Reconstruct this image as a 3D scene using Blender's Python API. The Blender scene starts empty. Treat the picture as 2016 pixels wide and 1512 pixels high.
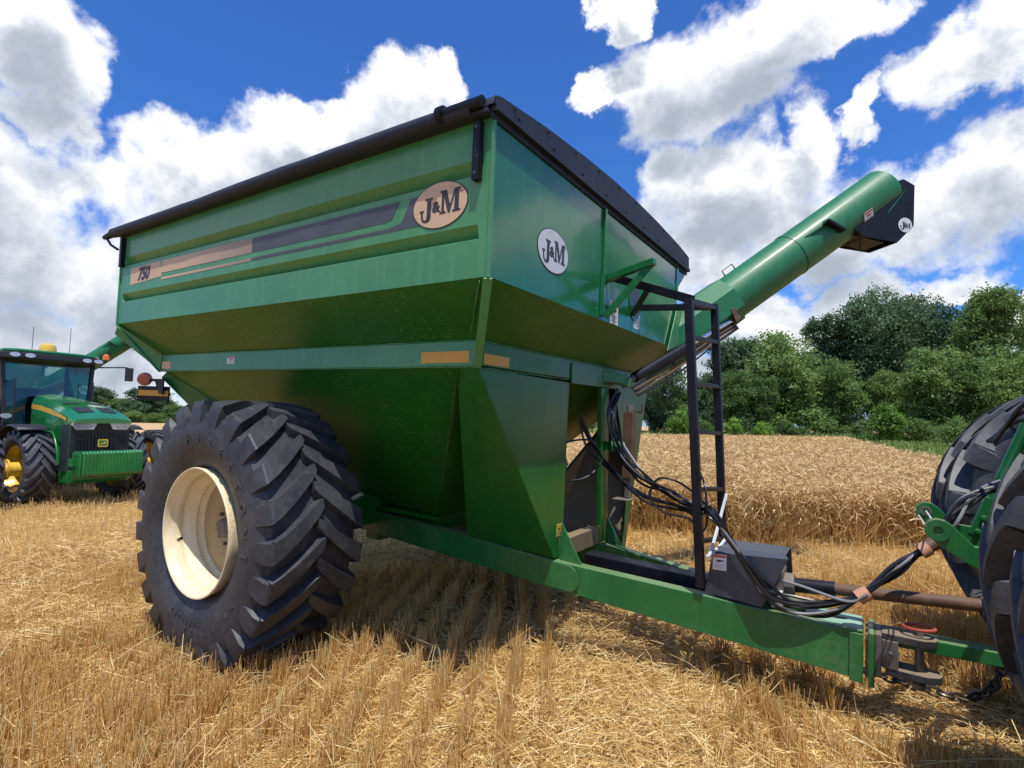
import bpy, bmesh, math, random
import numpy as np
from mathutils import Vector, Matrix
random.seed(7); RNG = np.random.default_rng(11)
PI = math.pi; sin = math.sin; cos = math.cos; rad = math.radians
scene = bpy.context.scene
COL = scene.collection

# ------------------------------------------------------------------ camera
CAM = (4.0045, -4.0009, 1.7168)
RIGHT = (0.835459, 0.549350, 0.014958); DOWN = (-0.027598, 0.069125, -0.997226); FWD = (-0.548860, 0.832729, 0.072911)
cd = bpy.data.cameras.new("camera"); cam = bpy.data.objects.new("camera", cd); COL.objects.link(cam)
M = Matrix(((RIGHT[0], -DOWN[0], -FWD[0], CAM[0]), (RIGHT[1], -DOWN[1], -FWD[1], CAM[1]), (RIGHT[2], -DOWN[2], -FWD[2], CAM[2]), (0, 0, 0, 1)))
cam.matrix_world = M
cd.sensor_width = 36; cd.lens = 1061.6 / 2016 * 36; cd.clip_end = 3000; cd.clip_start = 0.05
scene.camera = cam
scene.view_settings.view_transform = 'Standard'; scene.view_settings.look = 'None'
scene.view_settings.exposure = 0; scene.view_settings.gamma = 1

# ------------------------------------------------------------------ node helpers
class NT:
    def __init__(s, tree): s.t = tree; s.n = tree.nodes; s.l = tree.links
    def add(s, typ, **kw):
        nd = s.n.new(typ)
        for k, v in kw.items():
            if k.startswith('i_'):
                key = k[2:]; key = int(key) if key.isdigit() else key.replace('_', ' ')
                s.put(nd.inputs[key], v)
            else: setattr(nd, k, v)
        return nd
    def put(s, sock, v):
        if isinstance(v, bpy.types.NodeSocket): s.l.new(v, sock)
        else: sock.default_value = v
    def math(s, op, a, b=0.0, c=None, clamp=False):
        nd = s.n.new('ShaderNodeMath'); nd.operation = op; nd.use_clamp = clamp
        s.put(nd.inputs[0], a); s.put(nd.inputs[1], b)
        if c is not None: s.put(nd.inputs[2], c)
        return nd.outputs[0]
    def vmath(s, op, a, b=(0, 0, 0)):
        nd = s.n.new('ShaderNodeVectorMath'); nd.operation = op
        s.put(nd.inputs[0], a)
        if op == 'SCALE': s.put(nd.inputs[3], b)
        else: s.put(nd.inputs[1], b)
        return nd.outputs['Value'] if op in ('DOT_PRODUCT', 'LENGTH') else nd.outputs[0]
    def mix(s, f, a, b, blend='MIX'):
        nd = s.n.new('ShaderNodeMix'); nd.data_type = 'RGBA'; nd.blend_type = blend
        s.put(nd.inputs[0], f); s.put(nd.inputs[6], a); s.put(nd.inputs[7], b)
        return nd.outputs[2]
    def noise(s, vec, scale, detail=4, rough=.5, out=0, distortion=0):
        nd = s.add('ShaderNodeTexNoise', i_Scale=scale, i_Detail=detail, i_Roughness=rough, i_Distortion=distortion)
        if vec is not None: s.l.new(vec, nd.inputs['Vector'])
        return nd.outputs[out]
    def ramp(s, f, stops):
        nd = s.n.new('ShaderNodeValToRGB'); s.put(nd.inputs[0], f)
        el = nd.color_ramp.elements
        while len(el) < len(stops): el.new(.5)
        for e, (p, c) in zip(el, stops):
            e.position = p; e.color = c if len(c) == 4 else (*c, 1)
        return nd.outputs[0]
    def smooth(s, x, a, b, lo=0., hi=1.):
        nd = s.n.new('ShaderNodeMapRange'); nd.interpolation_type = 'SMOOTHSTEP'
        for i, v in enumerate((x, a, b, lo, hi)): s.put(nd.inputs[i], v)
        return nd.outputs[0]

MATS = {}
def new_mat(name):
    m = bpy.data.materials.new(name); m.use_nodes = True
    t = NT(m.node_tree); b = m.node_tree.nodes['Principled BSDF']
    MATS[name] = m
    return m, t, b
def c4(c): return (*c, 1)
def coord(t, kind='Object'): return t.add('ShaderNodeTexCoord').outputs[kind]

def paint(name, base, rough=.3, coat=.5, dust=.25, dustcol=(.30, .24, .15), dscale=2.0, wave=.02, fade=0, updust=.6, specks=0, metallic=0, streak=.35, spec=.5):
    m, t, b = new_mat(name)
    co = coord(t)
    n1 = t.noise(co, dscale, 6, .65)
    n2 = t.noise(co, dscale * 14, 4, .7)
    var = t.mix(t.smooth(n1, .3, .7), c4([x * .86 for x in base]), c4([min(1, x * 1.12) for x in base]))
    d = t.math('MULTIPLY', t.smooth(n1, .42, .75), t.smooth(n2, .3, .75))
    geo = t.add('ShaderNodeNewGeometry')
    up = t.math('MAXIMUM', t.vmath('DOT_PRODUCT', geo.outputs['Normal'], (0, 0, 1)), 0.0)
    upd = t.math('MULTIPLY', t.smooth(up, .5, .98), t.math('MULTIPLY_ADD', n2, .7, updust - .3))
    d = t.math('MAXIMUM', t.math('MULTIPLY', d, dust), t.math('MULTIPLY', upd, updust * 1.3), clamp=True)
    col = t.mix(d, var, c4(dustcol))
    if specks:
        mp = t.add('ShaderNodeMapping'); t.l.new(co, mp.inputs[0]); mp.inputs['Scale'].default_value = (22, 22, 70); mp.inputs['Rotation'].default_value = (0, .9, 0)
        n3 = t.noise(mp.outputs[0], 1.6, 3, .6)
        n4 = t.noise(co, 1.4, 3, .5)
        sp = t.math('MULTIPLY', t.smooth(n3, .58, .68), t.smooth(n4, .40, .62))
        col = t.mix(t.math('MULTIPLY', sp, specks), col, c4((.30, .38, .12)))
    if streak:
        mp2 = t.add('ShaderNodeMapping'); t.l.new(co, mp2.inputs[0]); mp2.inputs['Scale'].default_value = (9, 9, .8)
        n5 = t.noise(mp2.outputs[0], 2.2, 5, .65)
        col = t.mix(t.math('MULTIPLY', t.smooth(n5, .48, .72), streak), col, c4([min(1, x * 1.5 + .02) for x in base]))
        mp3 = t.add('ShaderNodeMapping'); t.l.new(co, mp3.inputs[0]); mp3.inputs['Scale'].default_value = (3, 3, 60); mp3.inputs['Rotation'].default_value = (.2, .35, .1)
        n6 = t.noise(mp3.outputs[0], 1.3, 3, .5)
        col = t.mix(t.math('MULTIPLY', t.smooth(n6, .70, .76), streak), col, c4([min(1, x * 2.2 + .05) for x in base]))
    t.put(b.inputs['Base Color'], col)
    t.put(b.inputs['Roughness'], t.math('ADD', t.math('MULTIPLY', n1, .12), t.math('MULTIPLY_ADD', d, .5, rough - .05), clamp=True))
    b.inputs['Coat Weight'].default_value = coat; b.inputs['Coat Roughness'].default_value = max(.03, rough * .35)
    b.inputs['Metallic'].default_value = metallic; b.inputs['Specular IOR Level'].default_value = spec
    if wave:
        bp = t.add('ShaderNodeBump', i_Strength=.25, i_Distance=wave)
        t.l.new(t.noise(co, 3.0, 2, .4), bp.inputs['Height']); t.l.new(bp.outputs[0], b.inputs['Normal'])
        t.l.new(bp.outputs[0], b.inputs['Coat Normal'])
    return m

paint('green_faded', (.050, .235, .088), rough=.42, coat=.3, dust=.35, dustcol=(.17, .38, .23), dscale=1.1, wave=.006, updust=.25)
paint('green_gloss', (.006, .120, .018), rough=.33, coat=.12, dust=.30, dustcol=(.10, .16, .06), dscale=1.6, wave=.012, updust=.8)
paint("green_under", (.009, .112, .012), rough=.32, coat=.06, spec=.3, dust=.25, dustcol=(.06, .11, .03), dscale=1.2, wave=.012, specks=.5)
paint('green_front', (.009, .140, .040), rough=.2, coat=.4, dust=.22, dustcol=(.09, .20, .13), dscale=1.2, wave=.01, updust=.4)
paint('green_frame', (.009, .140, .034), rough=.34, coat=.3, dust=.55, dustcol=(.16, .22, .09), dscale=2.2, wave=.008, updust=.75)
paint('green_auger', (.008, .140, .048), rough=.5, coat=.12, dust=.2, dustcol=(.08, .22, .12), dscale=1.2, wave=.004, updust=.1)
paint('green_tractor', (.007, .165, .038), rough=.22, coat=.9, dust=.15, dustcol=(.2, .25, .12), dscale=2, wave=.003, updust=.15)
paint('black_paint', (.005, .006, .011), rough=.45, coat=.0, spec=.28, dust=.15, dustcol=(.035, .04, .05), dscale=5, wave=.004, updust=.3)
paint('grey_steel', (.036, .046, .068), rough=.4, coat=.3, spec=.35, dust=.2, dustcol=(.2, .19, .18), dscale=4, wave=.004, updust=.35)
paint('tarp', (.020, .026, .042), rough=.6, coat=0, spec=.3, dust=.4, dustcol=(.05, .065, .095), dscale=2, wave=.01, updust=.3)
paint('rust', (.10, .05, .028), rough=.6, coat=0, dust=.7, dustcol=(.25, .17, .10), dscale=9, wave=.004, updust=.4)
paint('worn_steel', (.16, .14, .125), rough=.5, coat=0, dust=.7, dustcol=(.30, .22, .14), dscale=8, wave=.004, updust=.5, metallic=.3)
paint('worn_paint', (.22, .42, .30), rough=.5, coat=.1, dust=.8, dustcol=(.45, .40, .30), dscale=7, wave=0, updust=.3)
paint('clevis_steel', (.035, .033, .036), rough=.5, coat=0, dust=.6, dustcol=(.22, .17, .12), dscale=8, wave=.004, updust=.9)
paint('cream', (.78, .67, .43), rough=.45, coat=.1, dust=1.0, dustcol=(.45, .30, .14), dscale=3.2, wave=.004, updust=.1)
paint('disc_dirty', (.46, .33, .15), rough=.6, coat=0, dust=.9, dustcol=(.26, .15, .06), dscale=4, wave=.004, updust=.4)
paint('yellow', (.70, .46, .05), rough=.35, coat=.4, dust=.4, dustcol=(.35, .26, .12), dscale=3, wave=.002, updust=.3)
paint('dark_plastic', (.013, .015, .020), rough=.5, coat=.1, dust=.3, dustcol=(.05, .052, .055), dscale=4, wave=.002, updust=.2)
paint('bronze_dust_and_reflection', (.17, .13, .07), rough=.6, coat=.1, dust=.8, dustcol=(.26, .20, .12), dscale=3, wave=.004)
paint('red', (.42, .06, .05), rough=.5, coat=.1, dust=.5, dustcol=(.3, .15, .1), dscale=12, wave=0, updust=.2)
paint('white_label', (.72, .70, .68), rough=.5, coat=.1, dust=.3, dscale=6, wave=0, updust=0)
paint('tape', (.55, .28, .17), rough=.6, coat=0, dust=.3, dscale=9, wave=0, updust=0)

def flat(name, base, rough=.5, metallic=0, emis=None, spec=.5):
    m, t, b = new_mat(name)
    n = t.noise(coord(t), 30, 3, .6)
    t.put(b.inputs['Base Color'], t.mix(n, c4([x * .8 for x in base]), c4([min(1, x * 1.15) for x in base])))
    b.inputs['Roughness'].default_value = rough; b.inputs['Metallic'].default_value = metallic
    b.inputs['Specular IOR Level'].default_value = spec
    return m
def faded(name, base, worn):
    m, t, b = new_mat(name); co = coord(t); n = t.noise(co, 9, 6, .75); n2 = t.noise(co, 55, 3, .6)
    f = t.math('MULTIPLY', t.smooth(n, .45, .75), t.smooth(n2, .35, .7))
    t.put(b.inputs['Base Color'], t.mix(f, c4(base), c4(worn))); b.inputs['Roughness'].default_value = .55
faded('decal_tan', (.62, .43, .27), (.45, .36, .24)); faded('decal_white', (.60, .62, .64), (.42, .44, .42)); faded('ink', (.028, .028, .036), (.11, .11, .11))
flat('label_red', (.55, .10, .10), .5)
flat('label_yellow', (.62, .42, .04), .5)
flat('amber_tape', (.62, .33, .03), .35)
flat('hose_rubber', (.012, .012, .014), .32)
flat('hose_grey', (.20, .20, .21), .4)
flat('chrome', (.6, .65, .72), .18, 1)
flat('lamp_red', (.55, .13, .05), .3)
flat('lamp_orange', (.85, .17, .03), .25)
flat('lens', (.55, .58, .62), .12, .3)
flat('leather', (.03, .03, .03), .6)
flat('void', (.004, .004, .004), .9)
flat('chain_steel', (.10, .08, .065), .4, .7)

# gradient decal: tan on the left fading to charcoal
m, t, b = new_mat('decal_stripe')
co = coord(t); sx = t.add('ShaderNodeSeparateXYZ'); t.l.new(co, sx.inputs[0])
f1 = t.smooth(sx.outputs[0], -1.35, .35)
n = t.noise(co, 5, 5, .7)
f2 = t.math('ADD', f1, t.math('MULTIPLY', t.math('SUBTRACT', n, .5), .3), clamp=True)
st = t.math('MAXIMUM', t.math('MULTIPLY', f2, .62), t.math('GREATER_THAN', sx.outputs[0], .065), clamp=True)
t.put(b.inputs['Base Color'], t.mix(st, (.60, .42, .27, 1), t.mix(n, (.035, .04, .05, 1), (.10, .105, .12, 1))))
b.inputs['Roughness'].default_value = .5

# rubber with dust
def rubber(name, base, dustc, amt):
    m, t, b = new_mat(name)
    co = coord(t); n1 = t.noise(co, 2.2, 5, .65); n2 = t.noise(co, 26, 5, .7)
    d = t.math('MULTIPLY', t.smooth(t.math('MULTIPLY_ADD', n1, .6, t.math('MULTIPLY', n2, .4)), .38, .68), amt)
    geo = t.add('ShaderNodeNewGeometry')
    n3 = t.noise(co, 7, 6, .75); mud = t.math('MULTIPLY', t.smooth(n3, .55, .72), .55)
    t.put(b.inputs['Base Color'], t.mix(mud, t.mix(d, c4(base), c4(dustc)), (.115, .10, .082, 1)))
    b.inputs['Roughness'].default_value = .52; b.inputs['Specular IOR Level'].default_value = .45
    bp = t.add('ShaderNodeBump', i_Strength=.25, i_Distance=.004); t.l.new(n2, bp.inputs['Height']); t.l.new(bp.outputs[0], b.inputs['Normal'])
rubber('tyre_rubber', (.021, .024, .032), (.075, .078, .084), .8)
rubber('tractor_rubber', (.034, .038, .048), (.11, .115, .125), .85)
rubber('letter_rubber', (.045, .046, .052), (.09, .085, .08), .7)

# glass
m, t, b = new_mat('cab_glass'); m.node_tree.nodes.remove(b)
tr = t.add('ShaderNodeBsdfTransparent', i_Color=(.42, .58, .52, 1)); gl = t.add('ShaderNodeBsdfGlossy', i_Roughness=.03, i_Color=(.9, 1, .95, 1))
fr = t.add('ShaderNodeFresnel', i_IOR=1.5); mx = t.add('ShaderNodeMixShader')
t.l.new(t.math('MULTIPLY_ADD', fr.outputs[0], 1.0, .05), mx.inputs[0]); t.l.new(tr.outputs[0], mx.inputs[1]); t.l.new(gl.outputs[0], mx.inputs[2])
t.l.new(mx.outputs[0], m.node_tree.nodes['Material Output'].inputs[0])

# vegetation materials
def straw(name, stops, rough=.55, transl=.25):
    m, t, b = new_mat(name)
    g = t.add('ShaderNodeNewGeometry')
    n = t.noise(coord(t), .9, 4, .6)
    f = t.math('ADD', t.math('MULTIPLY', g.outputs['Random Per Island'], .75), t.math('MULTIPLY', n, .3), clamp=True)
    col = t.ramp(f, stops)
    t.put(b.inputs['Base Color'], col); b.inputs['Roughness'].default_value = rough; b.inputs['Specular IOR Level'].default_value = .35
    tr = t.add('ShaderNodeBsdfTranslucent'); t.l.new(col, tr.inputs[0])
    mx = t.add('ShaderNodeMixShader', i_0=transl); t.l.new(b.outputs[0], mx.inputs[1]); t.l.new(tr.outputs[0], mx.inputs[2])
    t.l.new(mx.outputs[0], m.node_tree.nodes['Material Output'].inputs[0])
straw('stubble', [(0, (.46, .25, .07)), (.3, (.84, .53, .17)), (.65, (.96, .71, .30)), (1, (.98, .90, .58))], transl=.48)
straw('litter', [(0, (.34, .18, .06)), (.3, (.66, .42, .14)), (.65, (.88, .66, .29)), (1, (.97, .87, .55))], transl=.3)
straw('wheat', [(0, (.32, .19, .07)), (.4, (.58, .39, .165)), (.75, (.74, .54, .25)), (1, (.90, .73, .42))])
straw('wheat_stem', [(0, (.46, .28, .09)), (.5, (.72, .50, .20)), (1, (.88, .68, .34))], transl=.4)

def leafmat(name, dark, mid, light, transl=.35):
    m, t, b = new_mat(name)
    g = t.add('ShaderNodeNewGeometry'); oi = t.add('ShaderNodeObjectInfo')
    n = t.noise(g.outputs['Position'], .55, 3, .6)
    f = t.math('ADD', t.math('MULTIPLY', g.outputs['Random Per Island'], .55), t.math('MULTIPLY_ADD', n, .7, -.12), clamp=True)
    col = t.ramp(f, [(0, dark), (.5, mid), (1, light)])
    hsv = t.add('ShaderNodeHueSaturation', i_Color=col)
    t.put(hsv.inputs['Value'], t.math('MULTIPLY_ADD', oi.outputs['Random'], .5, .8))
    t.put(hsv.inputs['Hue'], t.math('MULTIPLY_ADD', oi.outputs['Random'], -.02, .505))
    t.put(b.inputs['Base Color'], hsv.outputs[0]); b.inputs['Roughness'].default_value = .55; b.inputs['Specular IOR Level'].default_value = .3
    tr = t.add('ShaderNodeBsdfTranslucent'); t.l.new(hsv.outputs[0], tr.inputs[0])
    mx = t.add('ShaderNodeMixShader', i_0=transl); t.l.new(b.outputs[0], mx.inputs[1]); t.l.new(tr.outputs[0], mx.inputs[2])
    t.l.new(mx.outputs[0], m.node_tree.nodes['Material Output'].inputs[0])
leafmat('leaf_dark', (.036, .072, .036), (.085, .155, .070), (.16, .26, .11), .45)
leafmat('leaf_mid', (.058, .105, .030), (.135, .235, .06), (.24, .36, .11), .45)
leafmat('leaf_bright', (.06, .14, .02), (.13, .27, .035), (.22, .38, .06))
leafmat('grass_blade', (.07, .14, .03), (.14, .25, .05), (.30, .36, .12))
flat('bark', (.10, .085, .065), .85)

# ground
m, t, b = new_mat('field_ground')
co = t.add('ShaderNodeNewGeometry').outputs['Position']
n1 = t.noise(co, .35, 5, .6); n2 = t.noise(co, 9, 6, .7)
mp = t.add('ShaderNodeMapping'); t.l.new(co, mp.inputs[0]); mp.inputs['Rotation'].default_value = (0, 0, rad(-30)); mp.inputs['Scale'].default_value = (9, 1.2, 1)
n3 = t.noise(mp.outputs[0], 3, 4, .6)
f = t.math('MULTIPLY_ADD', n2, .55, t.math('MULTIPLY_ADD', n1, .25, t.math('MULTIPLY', n3, .25)))
far = t.smooth(t.vmath('LENGTH', co), 14, 45)
near = t.ramp(f, [(.30, (.08, .042, .016)), (.5, (.30, .17, .055)), (.72, (.60, .39, .14))])
farc = t.ramp(f, [(.3, (.42, .26, .13)), (.7, (.58, .39, .21))])
t.put(b.inputs['Base Color'], t.mix(far, near, farc)); b.inputs['Roughness'].default_value = .9; b.inputs['Specular IOR Level'].default_value = .1
bp = t.add('ShaderNodeBump', i_Strength=.8, i_Distance=.03); t.l.new(n2, bp.inputs['Height']); t.l.new(bp.outputs[0], b.inputs['Normal'])
m, t, b = new_mat('wheat_mass')
co = t.add('ShaderNodeNewGeometry').outputs['Position']
n1 = t.noise(co, .25, 4, .6); n2 = t.noise(co, 14, 5, .75)
f = t.math('MULTIPLY_ADD', n2, .7, t.math('MULTIPLY', n1, .3))
t.put(b.inputs['Base Color'], t.ramp(f, [(.34, (.13, .075, .025)), (.52, (.40, .25, .10)), (.7, (.66, .46, .21))])); b.inputs['Roughness'].default_value = .9
bp = t.add('ShaderNodeBump', i_Strength=1, i_Distance=.06); t.l.new(n2, bp.inputs['Height']); t.l.new(bp.outputs[0], b.inputs['Normal'])

# ------------------------------------------------------------------ mesh helpers
class MB:
    def __init__(s): s.v = []; s.f = []; s.m = []
    def add(s, vs, fs, mi=0):
        o = len(s.v); s.v += [tuple(v) for v in vs]; s.f += [tuple(i + o for i in f) for f in fs]; s.m += [mi] * len(fs); return s
    def box(s, a, b, mi=0):
        x0, y0, z0 = [min(p, q) for p, q in zip(a, b)]; x1, y1, z1 = [max(p, q) for p, q in zip(a, b)]
        return s.add([(x0, y0, z0), (x1, y0, z0), (x1, y1, z0), (x0, y1, z0), (x0, y0, z1), (x1, y0, z1), (x1, y1, z1), (x0, y1, z1)],
                     [(0, 3, 2, 1), (4, 5, 6, 7), (0, 1, 5, 4), (1, 2, 6, 5), (2, 3, 7, 6), (3, 0, 4, 7)], mi)
    def bar(s, a, b, w, h, up=(0, 0, 1), mi=0, w2=None, h2=None):
        a = Vector(a); b = Vector(b); d = (b - a).normalized(); up = Vector(up)
        if abs(d.dot(up.normalized())) > .98: up = Vector((1, 0, 0))
        sd = d.cross(up).normalized(); u = sd.cross(d).normalized(); vs = []
        for p, ww, hh in ((a, w, h), (b, w2 or w, h2 or h)):
            for i, j in ((-1, -1), (1, -1), (1, 1), (-1, 1)): vs.append(p + sd * (i * ww / 2) + u * (j * hh / 2))
        return s.add(vs, [(3, 2, 1, 0), (4, 5, 6, 7), (0, 1, 5, 4), (1, 2, 6, 5), (2, 3, 7, 6), (3, 0, 4, 7)], mi)
    def tube(s, pts, r, n=10, mi=0, caps=True):
        pts = [Vector(p) for p in pts]; rs = r if isinstance(r, (list, tuple)) else [r] * len(pts)
        d0 = (pts[1] - pts[0]).normalized(); ref = Vector((0, 0, 1)) if abs(d0.z) < .9 else Vector((1, 0, 0))
        u = d0.cross(ref).normalized(); vs = []
        for i, p in enumerate(pts):
            d = (pts[min(i + 1, len(pts) - 1)] - pts[max(i - 1, 0)]).normalized()
            u = (u - d * u.dot(d)).normalized(); w = d.cross(u)
            for k in range(n):
                a = 2 * PI * k / n; vs.append(p + (u * cos(a) + w * sin(a)) * rs[i])
        fs = []
        for i in range(len(pts) - 1):
            for k in range(n):
                k2 = (k + 1) % n; fs.append((i * n + k, i * n + k2, (i + 1) * n + k2, (i + 1) * n + k))
        if caps: fs.append(tuple(range(n - 1, -1, -1))); fs.append(tuple((len(pts) - 1) * n + k for k in range(n)))
        return s.add(vs, fs, mi)
    def cyl(s, a, b, r, n=20, mi=0): return s.tube([a, b], r, n, mi)
    def lathe(s, prof, n=64, axis='y', origin=(0, 0, 0), mi=0, closed=False):
        o = Vector(origin); vs = []; fs = []
        for (h, r) in prof:
            for k in range(n):
                a = 2 * PI * k / n
                p = (r * cos(a), h, r * sin(a)) if axis == 'y' else ((r * cos(a), r * sin(a), h) if axis == 'z' else (h, r * cos(a), r * sin(a)))
                vs.append(o + Vector(p))
        L = len(prof); rng = range(L) if closed else range(L - 1)
        for i in rng:
            j = (i + 1) % L
            for k in range(n):
                k2 = (k + 1) % n; fs.append((i * n + k, i * n + k2, j * n + k2, j * n + k))
        return s.add(vs, fs, mi)
    def prism(s, poly, O, U, V, N, depth, mi=0):
        O, U, V, N = Vector(O), Vector(U), Vector(V), Vector(N); n = len(poly)
        vs = [O + U * p[0] + V * p[1] for p in poly] + [O + U * p[0] + V * p[1] + N * depth for p in poly]
        fs = [tuple(range(n - 1, -1, -1)), tuple(range(n, 2 * n))] + [(i, (i + 1) % n, n + (i + 1) % n, n + i) for i in range(n)]
        return s.add(vs, fs, mi)
    def sheet(s, pts, thick, mi=0):
        P = [Vector(p) for p in pts]; nrm = (P[1] - P[0]).cross(P[2] - P[0]).normalized() * thick; n = len(P)
        vs = P + [p + nrm for p in P]
        fs = [tuple(range(n - 1, -1, -1)), tuple(range(n, 2 * n))] + [(i, (i + 1) % n, n + (i + 1) % n, n + i) for i in range(n)]
        return s.add(vs, fs, mi)
    def build(s, name, mat, parent=None, smooth=False, bevel=0, angle=None, normals=True):
        me = bpy.data.meshes.new(name); me.from_pydata(s.v, [], s.f)
        mats = mat if isinstance(mat, (list, tuple)) else [mat]
        for q in mats: me.materials.append(MATS[q])
        if len(mats) > 1: me.polygons.foreach_set('material_index', s.m)
        if normals:
            bm = bmesh.new(); bm.from_mesh(me); bmesh.ops.recalc_face_normals(bm, faces=bm.faces); bm.to_mesh(me); bm.free()
        if smooth:
            me.polygons.foreach_set('use_smooth', [True] * len(me.polygons))
            try: me.set_sharp_from_angle(angle=rad(angle or 38))
            except Exception: pass
        me.update()
        o = bpy.data.objects.new(name, me); COL.objects.link(o)
        if parent: o.parent = parent
        if bevel:
            bv = o.modifiers.new('bevel', 'BEVEL'); bv.width = bevel; bv.segments = 2; bv.limit_method = 'ANGLE'; bv.angle_limit = rad(35)
        return o
def tag(o, label=None, cat=None, group=None, kind=None):
    if label: o['label'] = label
    if cat: o['category'] = cat
    if group: o['group'] = group
    if kind: o['kind'] = kind
    return o
def empty(name, loc=(0, 0, 0), rz=0, parent=None):
    o = bpy.data.objects.new(name, None); COL.objects.link(o); o.location = loc; o.rotation_euler = (0, 0, rz); o.empty_display_size = .2
    if parent: o.parent = parent
    return o
def copy_tree(o, parent=None):
    c = o.copy(); COL.objects.link(c)
    if parent: c.parent = parent
    for ch in list(o.children): copy_tree(ch, c)
    return c
def catmull(pts, n=8):
    P = [Vector(p) for p in pts]; P = [P[0] * 2 - P[1]] + P + [P[-1] * 2 - P[-2]]; out = []
    for i in range(1, len(P) - 2):
        for k in range(n):
            t = k / n; a, b, c, d = P[i - 1:i + 3]
            out.append(.5 * ((2 * b) + (c - a) * t + (2 * a - 5 * b + 4 * c - d) * t * t + (3 * b - a - 3 * c + d) * t ** 3))
    out.append(P[-2]); return out
def ellipse(cx, cy, rx, ry, n=40): return [(cx + rx * cos(2 * PI * k / n), cy + ry * sin(2 * PI * k / n)) for k in range(n)]
def text_geo(txt, size, shear=0, offset=0, extrude=.002, spacing=1):
    cu = bpy.data.curves.new('t', 'FONT'); cu.body = txt; cu.size = size; cu.shear = shear; cu.offset = offset; cu.extrude = extrude
    cu.align_x = 'CENTER'; cu.align_y = 'CENTER'; cu.resolution_u = 3; cu.space_character = spacing
    o = bpy.data.objects.new('t', cu); COL.objects.link(o)
    dg = bpy.context.evaluated_depsgraph_get(); me = bpy.data.meshes.new_from_object(o.evaluated_get(dg))
    vs = [tuple(v.co) for v in me.vertices]; fs = [tuple(p.vertices) for p in me.polygons]
    bpy.data.objects.remove(o); bpy.data.curves.remove(cu); bpy.data.meshes.remove(me)
    return vs, fs
def put_text(mb, geo, O, U, V, N, mi=0, off=.003, sx=1):
    O, U, V, N = Vector(O), Vector(U), Vector(V), Vector(N)
    mb.add([O + U * v[0] * sx + V * v[1] + N * (v[2] + off) for v in geo[0]], geo[1], mi)

# slab-serif J and M drawn as outlines (unit height)
J_POLY = [(.20, 1), (.62, 1), (.62, .93), (.53, .91), (.53, .20), (.50, .08), (.42, .01), (.30, -.02), (.16, .0), (.06, .07), (.0, .2), (-.01, .42), (-.09, .45), (-.09, .52), (.15, .52), (.15, .45), (.08, .42), (.09, .24), (.14, .12), (.22, .08), (.29, .12), (.31, .24), (.31, .91), (.20, .93)]
M_POLY = [(0, 0), (.33, 0), (.33, .08), (.23, .10), (.23, .74), (.46, .0), (.56, 0), (.80, .76), (.80, .10), (.70, .08), (.70, 0), (1.12, 0), (1.12, .08), (1.03, .10), (1.03, .90), (1.12, .92), (1.12, 1), (.78, 1), (.565, .33), (.36, 1), (0, 1), (0, .92), (.10, .90), (.10, .10), (0, .08)]
def logo_plate(parent, O, U, V, N, rx, ry, fill):
    mb = MB(); O, U, V, N = Vector(O), Vector(U), Vector(V), Vector(N)
    mb.prism(ellipse(0, 0, rx, ry, 56), O, U, V, N, .0015, 0)
    mb.prism(ellipse(0, 0, rx * .965, ry * .955, 56), O, U, V, N, .003, 1)
    h = ry * 1.02
    def poly(P, x0, y0, s):
        mb.prism([(x0 + a * s, y0 + b2 * s) for a, b2 in P], O, U, V, N, .0045, 0)
    poly(J_POLY, -rx * .66, -h * .62, h * 1.0)
    poly(M_POLY, rx * .02, -h * .40, h * .92 * rx / (ry * 1.45))
    g = text_geo('&', h * .62, offset=.004, extrude=.0005); put_text(mb, g, O + U * (-rx * .115) + V * (-h * .08), U, V, N, 0, .0035)
    g = text_geo('®', h * .12, extrude=.0003); put_text(mb, g, O + U * (rx * .76) + V * (h * .38), U, V, N, 0, .0035)
    return mb.build('logo_decal', ['ink', fill], parent)
def warn_label(parent, O, U, V, N, w, h, head='label_red', name='warning_label'):
    mb = MB(); O = Vector(O)
    R = lambda x0, y0, x1, y1, d, mi: mb.prism([(x0, y0), (x1, y0), (x1, y1), (x0, y1)], O, U, V, N, d, mi)
    R(-w / 2, -h / 2, w / 2, h / 2, .0015, 0); R(-w * .46, h * .30, w * .46, h * .46, .0025, 1)
    mb.prism(ellipse(-w * .05, h * .08, w * .2, h * .07, 12), O, U, V, N, .0025, 2)
    mb.prism([(-w * .2, h * .1), (w * .3, h * .17), (w * .25, h * .06), (-w * .1, h * .02)], O, U, V, N, .0028, 2)
    for i in range(4): R(-w * .38, -h * (.14 + i * .08), w * (.38 - .07 * (i % 3)), -h * (.12 + i * .08), .0025, 3)
    return mb.build(name, ['white_label', head, 'ink', 'hose_grey'], parent)

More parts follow.
